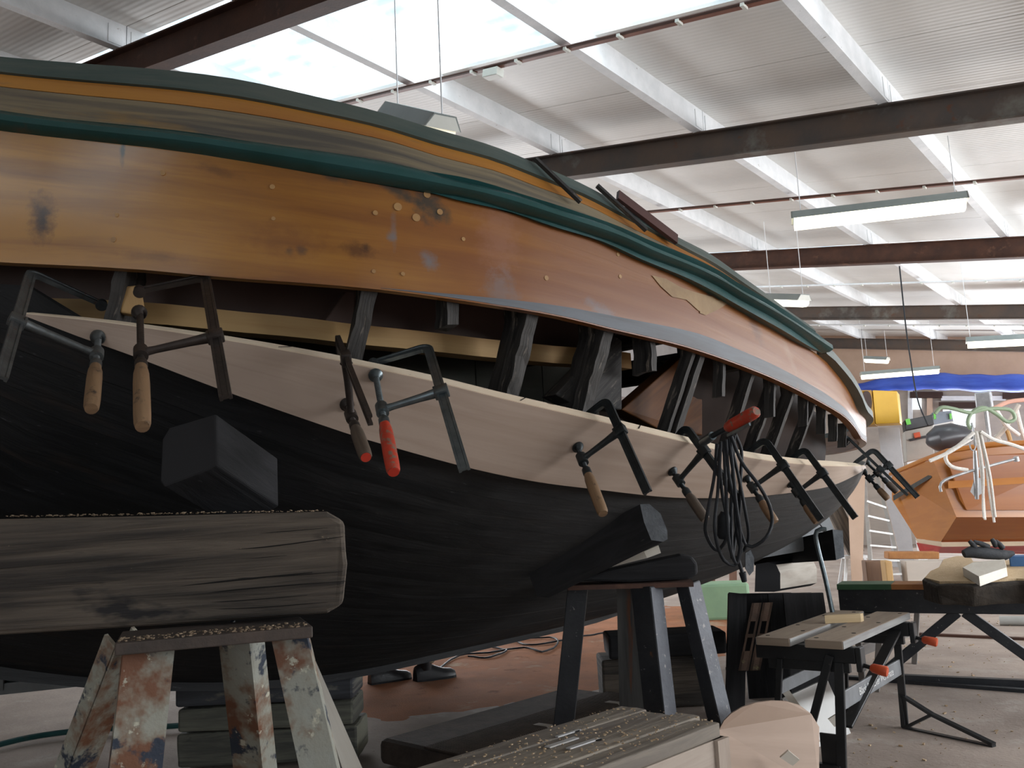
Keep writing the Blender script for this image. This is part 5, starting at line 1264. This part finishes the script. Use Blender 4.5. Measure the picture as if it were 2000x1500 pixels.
wall_cols = [((1715, 835), (1756, 905), mat('grey_sheet', (.40, .40, .41), (.35, .35, .36), rough=.6, bump=0)), ((1764, 835), (1782, 925), mat('white_pipe', (.72, .72, .72), (.66, .66, .66), rough=.5, bump=0))]
for i, ((xa, ya), (xb, yb), m) in enumerate(wall_cols):
    q = [dep(px, py, 14.5) for px, py in ((xa, ya), (xb, ya), (xb, yb + 60), (xa, yb + 60))]
    q[2] = V(q[1][0], q[1][1], 0); q[3] = V(q[0][0], q[0][1], 0)
    o = MB().prism(q, V(-.05, .2, 0)).build(('metal_locker', 'white_post')[i], m, None, q[2]); tag(o, ('grey sheet metal locker below the yellow cabinet', 'white upright post beside the grey locker')[i], ('locker', 'post')[i])

# ================================================================== SECOND BOAT, VARNISHED
vb = mat('varnished_pine_ply', (.48, .19, .04), (.40, .145, .03), grain=(.8, 8), rough=.3, bump=.03, coat=.4); vb2 = mat('darker_varnished_ply', (.34, .115, .024), (.27, .085, .018), grain=(.8, 8), rough=.32, bump=.03, coat=.4)
redp = mat('red_bottom_paint', (.52, .03, .03), (.45, .025, .025), scale=3, rough=.4, bump=.02); crm = mat('cream_waterline', (.62, .50, .36), (.56, .44, .31), scale=3, rough=.5, bump=.02); blk_s = mat('black_rubbing_strip', (.05, .05, .045), (.03, .03, .028), scale=12, rough=.6, bump=.1)
b2 = thing('varnished_boat', 'varnished plywood boat with red bottom and recessed stern panel', 'boat', V(*dep(1880, 1080, 11.6)[:2], .35))
def pan(name, m, pts, th=.03, dirv=V(-.1, 1, 0)): return MB().prism([dep(*p) for p in pts], _n(dirv) * th).build(name, m, b2)
TL, CH = (1822, 898, 11.6), (1868, 1010, 11.4)
pan('stern_panel', vb, [TL, (1850, 884, 11.55), (1930, 872, 11.4), (2000, 868, 11.3), (2140, 862, 11.1), (2140, 1010, 11.0), CH], .05)
pan('recessed_panel', vb2, [(1852, 905, 11.42), (1920, 890, 11.33), (2000, 885, 11.23), (2130, 884, 11.05), (2130, 996, 10.98), (1888, 996, 11.33), (1874, 975, 11.37)], .012)
pan('stern_rail', vb, [(1852, 940, 11.40), (2130, 924, 10.98), (2130, 936, 10.98), (1852, 954, 11.40)], .012)
pan('side_panel', vb, [TL, CH, (1838, 1058, 11.9), (1790, 1052, 12.8), (1742, 976, 13.6), (1742, 930, 13.8), (1800, 905, 12.3)], .03, V(.6, 1, 0))
pan('rubbing_strip', blk_s, [(1744, 968, 13.5), (1818, 925, 11.9), (1820, 932, 11.85), (1745, 978, 13.45)], .02)
pan('bottom_panel', vb2, [CH, (2140, 1010, 11.0), (2140, 1058, 11.4), (1838, 1060, 11.9)], .03, V(0, 1, .4))
pan('waterline', crm, [(1788, 1052, 12.75), (1838, 1059, 11.85), (2140, 1056, 11.35), (2140, 1064, 11.35), (1840, 1068, 11.85), (1792, 1060, 12.7)], .02)
pan('red_bottom', redp, [(1790, 1060, 12.7), (1840, 1068, 11.85), (2140, 1064, 11.36), (2140, 1084, 11.8), (1830, 1080, 12.3), (1796, 1076, 12.8)], .03)
MB().tube([dep(*p) for p in ((1740, 926, 13.9), (1800, 900, 12.3), (1850, 881, 11.55), (1930, 868, 11.35), (2140, 858, 11.0))], .035, 8).build('gunwale', vb, b2)
# cradle timbers under it
for i, (xa, ya, xb, yb, lab) in enumerate(((1735, 1078, 1835, 1092, 'brown timber bearer with rusty face under the varnished boat'), (1690, 1096, 1735, 1128, 'brown timber block beside the bearer'), (1768, 1096, 1880, 1128, 'pale board on edge under the varnished boat'), (1728, 1096, 1742, 1140, 'round wooden disc standing on edge behind the steel bench'))):
    q = [dep(px, py, 9.5 - i * .2) for px, py in ((xa, ya), (xb, ya), (xb, yb), (xa, yb))]
    if i: q[2] = V(q[1][0], q[1][1], 0); q[3] = V(q[0][0], q[0][1], 0)
    o = MB().prism(q, V(-.1, .18, 0)).build(('bearer', 'timber_block', 'board', 'wooden_disc')[i], (otop, grey_wd, cream, pine)[i] if i != 1 else mat('brown_block', (.18, .10, .06), (.12, .07, .045), grain=(2, 14), rough=.7, bump=.1), None, q[2], bevel=.01); tag(o, lab, ('timber', 'timber', 'board', 'disc')[i])
# contents of the boat
DB = 13.0
cs = thing('tool_case', 'grey tool case with black lid and green latches in the varnished boat', 'tool case', dep(1815, 895, DB))
cgr = mat('warm_grey_plastic', (.42, .40, .36), (.38, .36, .33), rough=.5, bump=.02); cbl = mat('black_plastic', (.02, .02, .022), (.03, .03, .032), rough=.45, bump=.02); cgn = mat('bright_green_latch', (.12, .50, .04), (.10, .44, .04), rough=.4, bump=0)
cq = lambda x0, y0, x1, y1, dz=0: [dep(px, py, DB + dz) for px, py in ((x0, y0), (x1, y0 - (x1 - x0) * .21), (x1 + 3, y1 - (x1 - x0) * .21), (x0 + 3, y1))]
MB().prism(cq(1768, 842, 1822, 902), V(-.15, .4, 0)).build('case_body', cgr, cs, bevel=.01); MB().prism(cq(1766, 821, 1822, 841, -.02), V(-.15, .42, 0)).build('case_lid', cbl, cs, bevel=.01)
MB().prism(cq(1768, 819, 1776, 830, -.05), V(0, .02, 0)).build('latch', cgn, cs); MB().prism(cq(1784, 846, 1796, 858, -.02), V(0, .01, 0)).build('printed_mark', orange_pl, cs); MB().prism(cq(1774, 858, 1820, 862, -.02), V(0, .01, 0)).build('trim_line', cbl, cs)
c2 = thing('tool_case', 'pale tool case with dark top and two green latches behind the other', 'tool case', dep(1842, 880, DB + .5))
MB().prism([dep(px, py, DB + .45) for px, py in ((1822, 830), (1862, 822), (1866, 850), (1824, 858))], V(-.1, .3, 0)).build('case_body', wl, c2); MB().prism([dep(px, py, DB + .43) for px, py in ((1820, 806), (1858, 802), (1862, 822), (1822, 830))], V(-.1, .32, 0)).build('case_lid', mat('grey_blue_plastic', (.20, .23, .28), (.16, .19, .23), rough=.5, bump=0), c2)
for px in (1823, 1854): MB().prism([dep(px, 808, DB + .40), dep(px + 4, 807, DB + .40), dep(px + 5, 818, DB + .40), dep(px + 1, 819, DB + .40)], V(0, .02, 0)).build('latch', cgn, c2)
o = MB().tube([dep(1812, 868, 12.35), dep(1818, 864, 12.35), dep(1835, 858, 12.3), dep(1862, 852, 12.25), dep(1890, 850, 12.2), dep(1902, 852, 12.2)], [.04, .13, .20, .19, .12, .03], 16).build('fender', mat('dark_grey_rubber', (.06, .06, .068), (.05, .05, .055), rough=.3, bump=0), None, dep(1850, 885, 11.7)); tag(o, 'shiny dark grey fender lying on the varnished boat gunwale', 'fender')
DA = 10.2
hz = MB().tube(resample([dep(1826, 808, DA), dep(1838, 796, DA), dep(1860, 798, DA), dep(1895, 806, DA), dep(1920, 800, DA), dep(1950, 798, DA), dep(1975, 802, DA), dep(1982, 818, DA), dep(1968, 824, DA), dep(1945, 808, DA), dep(1920, 796, DA), dep(1898, 806, DA), dep(1890, 826, DA), dep(1896, 838, DA)], 60), .022, 10).build('green_hose', mat('sage_green_hose', (.26, .34, .22), (.22, .29, .19), rough=.45, bump=0), None, dep(1896, 838, DA)); tag(hz, 'thick sage green hose looped above the varnished boat', 'hose')
galv = mat('galvanised_steel', (.46, .47, .48), (.34, .35, .36), scale=12, rough=.4, metal=.6, bump=.05); rope_m = mat('white_rope', (.72, .70, .66), (.60, .57, .52), scale=40, rough=.85, bump=.2)
an_ = thing('anchor', 'galvanised anchor hung by a shackle in front of the varnished boat', 'anchor', dep(1905, 970, DA))
MB().tube([dep(1904, 880, DA), dep(1906, 920, DA), dep(1908, 975, DA)], [.02, .03, .022], 10).build('shank', galv, an_)
MB().tube(resample([dep(1838, 960, DA), dep(1836, 948, DA), dep(1845, 938, DA), dep(1880, 925, DA), dep(1910, 916, DA), dep(1985, 896, DA)], 20), .016, 10).build('stock', galv, an_); MB().cyl(dep(1984, 892, DA), dep(1986, 901, DA), .03).build('stock_end', galv, an_)
MB().prism([dep(px, py, DA) for px, py in ((1905, 930), (1895, 960), (1905, 972), (1920, 962), (1915, 935))], V(0, .03, 0)).build('fluke', galv, an_)
MB().tube([dep(1900 + 6 * math.cos(t), 868 + 12 * math.sin(t), DA) for t in np.linspace(0, 6.28, 16)], .008, 6).build('shackle_ring', galv, an_)
rp = thing('rope_hank', 'white rope and tackle hanging over the varnished boat stern', 'rope', dep(1925, 1020, DA - .1))
for i, pts in enumerate((((1905, 842), (1912, 880), (1918, 940), (1924, 1015)), ((1912, 842), (1925, 900), (1932, 960), (1942, 1020)), ((1908, 842), (1920, 920), (1920, 990), (1922, 1012)), ((1916, 848), (1934, 930), (1944, 1010)), ((1915, 843), (1940, 858), (1975, 868), (2020, 884)), ((1902, 845), (1870, 872), (1848, 886), (1848, 900), (1860, 912), (1890, 918)), ((1895, 858), (1850, 885), (1816, 900)))):
    MB().tube(resample([dep(*p, DA - .1 - .01 * i) for p in pts], 16), .014 if i < 4 else .022, 8).build('rope_fall', rope_m, rp)
MB().tube([dep(1898, 826, DA), dep(1902, 845, DA - .05), dep(1904, 870, DA)], .012, 6).build('chain', galv, rp)
pbr = dep(1922, 784, 12.9); og = thing('motor_bracket', 'grey metal bracket on a post behind the green hose', 'bracket', V(pbr[0], pbr[1], 1.0))
MB().box(pbr, V(.11, 0, 0), V(0, .06, 0), V(0, 0, .14)).build('bracket_plate', galv, og, bevel=.02); MB().cyl(V(pbr[0], pbr[1] + .05, .0), pbr + V(0, .05, 0), .03).build('post', galv, og)
for i, pts in enumerate((((1945, 800), (1965, 830), (1990, 850)), ((1990, 790), (1960, 840), (1935, 866)), ((1985, 800), (1995, 840), (2005, 868)), ((1960, 820), (1970, 850), (1975, 868)), ((1945, 850), (1952, 860), (1955, 868)), ((1940, 798), (1970, 785), (2010, 780)))):
    o = MB().tube(resample([dep(*p, 11.75 + .11 * i) for p in pts], 10), .03, 8).build('rigging_spar', (rope_m, cream, rope_m, pine, rope_m, mat('pink_buoy', (.62, .34, .26), (.55, .30, .23), rough=.5, bump=0))[i], None, dep(*pts[-1], 11.6)); tag(o, ('white rope tail crossing the heap', 'pale spar slanting through the ropes', 'white rope end over the gunwale', 'short orange stick among the ropes', 'white rope stub beside the orange stick', 'pinkish long float on top of the ropes')[i], ('rope', 'spar', 'rope', 'stick', 'rope', 'float')[i], 'gear heaped in the varnished boat')
# stepladder
ld = thing('stepladder', 'aluminium stepladder standing beside the varnished boat', 'ladder', V(*on_z(1715, 1130, 0)[:2], 0))
DL = 12.0
s0, s1, s2, s3 = dep(1686, 905, DL), dep(1702, 1118, DL), dep(1712, 925, DL), dep(1760, 1112, DL)
s1 = s0 + (s1 - s0) * s0[2] / (s0[2] - s1[2]); s3 = s2 + (s3 - s2) * s2[2] / (s2[2] - s3[2])
alum = mat('aluminium', (.62, .62, .60), (.52, .52, .50), scale=12, rough=.35, metal=.4, bump=0)
for a_, b2_ in ((s0, s1), (s2, s3)): MB().bar(a_, b2_, .05, .03, up=(0, 1, 0)).build('stile', alum, ld)
for i in range(6):
    u = .32 + .125 * i; MB().bar(s0 + (s1 - s0) * u, s2 + (s3 - s2) * u, .06, .025).build('step', alum, ld)
r3 = dep(1673, 1120, DL + .5); MB().bar(s0, s0 + (r3 - s0) * s0[2] / (s0[2] - r3[2]), .03, .02, up=(0, 1, 0)).build('rear_stile', alum, ld)
ply2 = MB().prism([dep(px, py, 11.0) for px, py in ((1655, 945), (1682, 905), (1690, 925), (1684, 1150), (1664, 1150))], V(-.02, .05, 0)).build('plywood_template', plywall, None, dep(1675, 1090, 11.0)); tag(ply2, 'tall plywood template standing behind the stepladder', 'plywood')
o = MB().bar(dep(1606, 945, 11.2), dep(1672, 1080, 11.2), .19, .10, up=fm).build('grey_shore', beam_grey, None, dep(1672, 1080, 11.2)); tag(o, 'slanting dark plank resting on the small step stool beyond the hull', 'plank')
st_c = dep(1667, 1084, 11.2); stl = thing('step_stool', 'small pale step stool beyond the hull beside the stepladder', 'stool', V(st_c[0], st_c[1], 0))
MB().box(st_c - V(0, 0, .02), sd * .14, fm * .12, V(0, 0, .018)).build('seat', white_paint, stl)
for sx_ in (-1, 1):
    for sy_ in (-1, 1): MB().bar(st_c + sd * .11 * sx_ + fm * .09 * sy_ - V(0, 0, .04), V(*(st_c + sd * .19 * sx_ + fm * .16 * sy_)[:2], 0), .035, .03, up=fm).build('leg', white_paint, stl)
gb = MB().box(on_z(1412, 1172, .18), sd * .25, fm * .18, V(0, 0, .18)).build('green_bin', mat('pale_green_plastic', (.30, .48, .30), (.26, .42, .27), rough=.5, bump=.02), None, V(*on_z(1412, 1172, .18)[:2], 0), bevel=.03); tag(gb, 'pale green plastic bin on the floor beyond the keel', 'bin')
for i, (px, py) in enumerate(((1398, 1192), (1432, 1190))):
    q = on_z(px, py, 0); o = MB().bar(q, q + V(.06 * (1 if i else -1), 0, .75), .08, .05, up=fm).build('trestle_leg_timber', mat('reddish_timber', (.26, .14, .10), (.20, .11, .08), grain=(2, 14), rough=.7, bump=.1), None, q); tag(o, ('reddish timber post left of the green bin', 'reddish timber post right of the green bin')[i], 'post')

# ================================================================== LAMPS, CONDUITS
hous = mat('lamp_housing', (.62, .62, .56), (.56, .56, .50), scale=5, rough=.45, bump=0); hous_d = mat('lamp_housing_grey', (.30, .34, .33), (.26, .30, .29), scale=5, rough=.5, bump=0)
def lamp(label, p0, p1, lit=9.0, w=.20, warm=(1.0, .95, .76)):
    p0, p1 = np.asarray(p0, float), np.asarray(p1, float); d = _n(p1 - p0); s_ = _n(np.cross(d, V(0, 0, 1))); u = np.cross(s_, d)
    L = thing('fluorescent_lamp', label, 'lamp', (p0 + p1) / 2, 'fluorescent lamps under the roof')
    sec = [(-w / 2, -.04), (-w * .3, .03), (w * .3, .03), (w / 2, -.04), (w / 2 - .006, -.04), (w * .28, .022), (-w * .28, .022), (-w / 2 + .006, -.04)]
    MB().prism([p0 + s_ * a_ + u * z for a_, z in sec], p1 - p0).build('reflector', hous_d, L)
    for e, sg in ((p0, 1), (p1, -1)): MB().prism([e + s_ * a_ + u * z for a_, z in sec[:4]], d * sg * .012).build('end_cap', hous, L)
    dif = [(-w * .40, -.03), (-w * .40, -.075), (-w * .28, -.105), (0, -.115), (w * .28, -.105), (w * .40, -.075), (w * .40, -.03)]
    MB().prism([p0 + d * .02 + s_ * a_ + u * z for a_, z in dif], (p1 - p0) - d * .04).build('diffuser', emis('lit_diffuser_%.1f' % lit, warm, lit), L)
    for t in (.06, .94):
        q = p0 + (p1 - p0) * t + u * .03; MB().cyl(q, V(q[0], q[1], zp(q[0])), .004, n=6).build('hanger', white_paint, L)
lamp('long lit fluorescent lamp below the second conduit', dep(1545, 424, 7.3), dep(1888, 384, 6.9), 2.2)
lamp('faintly glowing fluorescent lamp close over the boat bulwark, seen end-on', dep(770, 212, 4.9), dep(868, 236, 4.3), .5)  # fixture taken as unlit, its cream look is given by a weak glow
lamp('lit fluorescent lamp just above the aft end of the rail', dep(1500, 578, 10.2), dep(1572, 580, 9.6), 2.2)
lamp('lit fluorescent lamp under the fourth roof beam', dep(1886, 664, 11.4), dep(2040, 656, 11.0), 2.2)
lamp('lit fluorescent lamp hanging before the plywood end wall', dep(1680, 730, 16.5), dep(1834, 718, 16.2), 2.2)
lamp('short fluorescent lamp hanging in front of the end wall, farther off', dep(1690, 698, 19.0), dep(1735, 700, 18.6), 2.2)
cond_m = mat('red_brown_conduit', (.22, .075, .04), (.15, .05, .03), scale=8, rough=.5, bump=.05)
for i, (yy, zoff, xa, xb, m) in enumerate(((4.62, -.03, -8, 3, cond_m), (8.6, -.06, -8, 3, cond_m), (13.6, -.05, -8, 3, white_paint), (16.4, -.3, -8, 3, white_paint))):
    cd = thing('cable_conduit', ('red-brown conduit beside the near skylight', 'red-brown conduit above the long lamp', 'white conduit beyond the far skylight', 'white conduit under the third beam')[i], 'conduit', V(-2, yy, zp(-2) + zoff), 'conduits clipped under the purlins')
    MB().box(V((xa + xb) / 2, yy, zp((xa + xb) / 2) + zoff), slope * (xb - xa) / 2 / slope[0], V(0, .022, 0), nrm * .012).build('tray', m, cd)
    MB().cyl(V(xa, yy - .035, zp(xa) + zoff - .005), V(xb, yy - .035, zp(xb) + zoff - .005), .011, n=8).build('cable', mat('brown_cable', (.10, .05, .035), (.08, .04, .03), rough=.5, bump=0) if m is cond_m else m, cd)
    for x in np.arange(xa + .3, xb, .42): MB().box(V(x, yy - .02, zp(x) + zoff - .018), slope * .012, V(0, .03, 0), nrm * .010).build('clip', hous, cd)
jb = MB().box(V(-3.75, 4.62, zp(-3.75) - .08), slope * .07, V(0, .04, 0), nrm * .03).build('junction_box', hous, None, V(-3.75, 4.62, zp(-3.75) - .11), bevel=.004); tag(jb, 'cream junction box hanging on the conduit over the boat', 'junction box')
# loose strips of wood lying up the bulwark
for i, (pa2, pb3, w, m, lab) in enumerate((((1040, 318), (1128, 402), .012, frame_m, 'thin dark strip lying up the bulwark, nearer the bow'), ((1160, 370), (1255, 456), .012, frame_m, 'thin dark strip lying up the bulwark beside the brown board'), ((1200, 388), (1314, 474), .04, mat('red_brown_board', (.075, .03, .026), (.05, .022, .02), grain=(2, 20), rough=.5, bump=.05), 'red-brown narrow board lying up the bulwark'))):
    q1 = march(*pb3, bul); q0 = march(*pa2, bul)
    if q0 is None: q0 = dep(*pa2, depth(q1) - .12)
    off = V(.025, -.02, 0); o = MB().bar(q0 + off, q1 + off, w, .012, up=V(.9, -.2, .3)).build('wood_strip', m, None, q1 + off); tag(o, lab, 'wood strip', 'strips on the bulwark')
hcw = MB().tube(resample([V(*dep(1766, 600, 12)[:2], zp(dep(1766, 600, 12)[0]) + .0), dep(1770, 645, 12), dep(1778, 700, 12), dep(1792, 780, 12), dep(1812, 830, 11.5)], 16), .01, 6).build('hanging_wire', cable_m, None, dep(1812, 830, 11.5)); tag(hcw, 'thin black wire hanging from the roof before the yellow cabinet', 'wire')
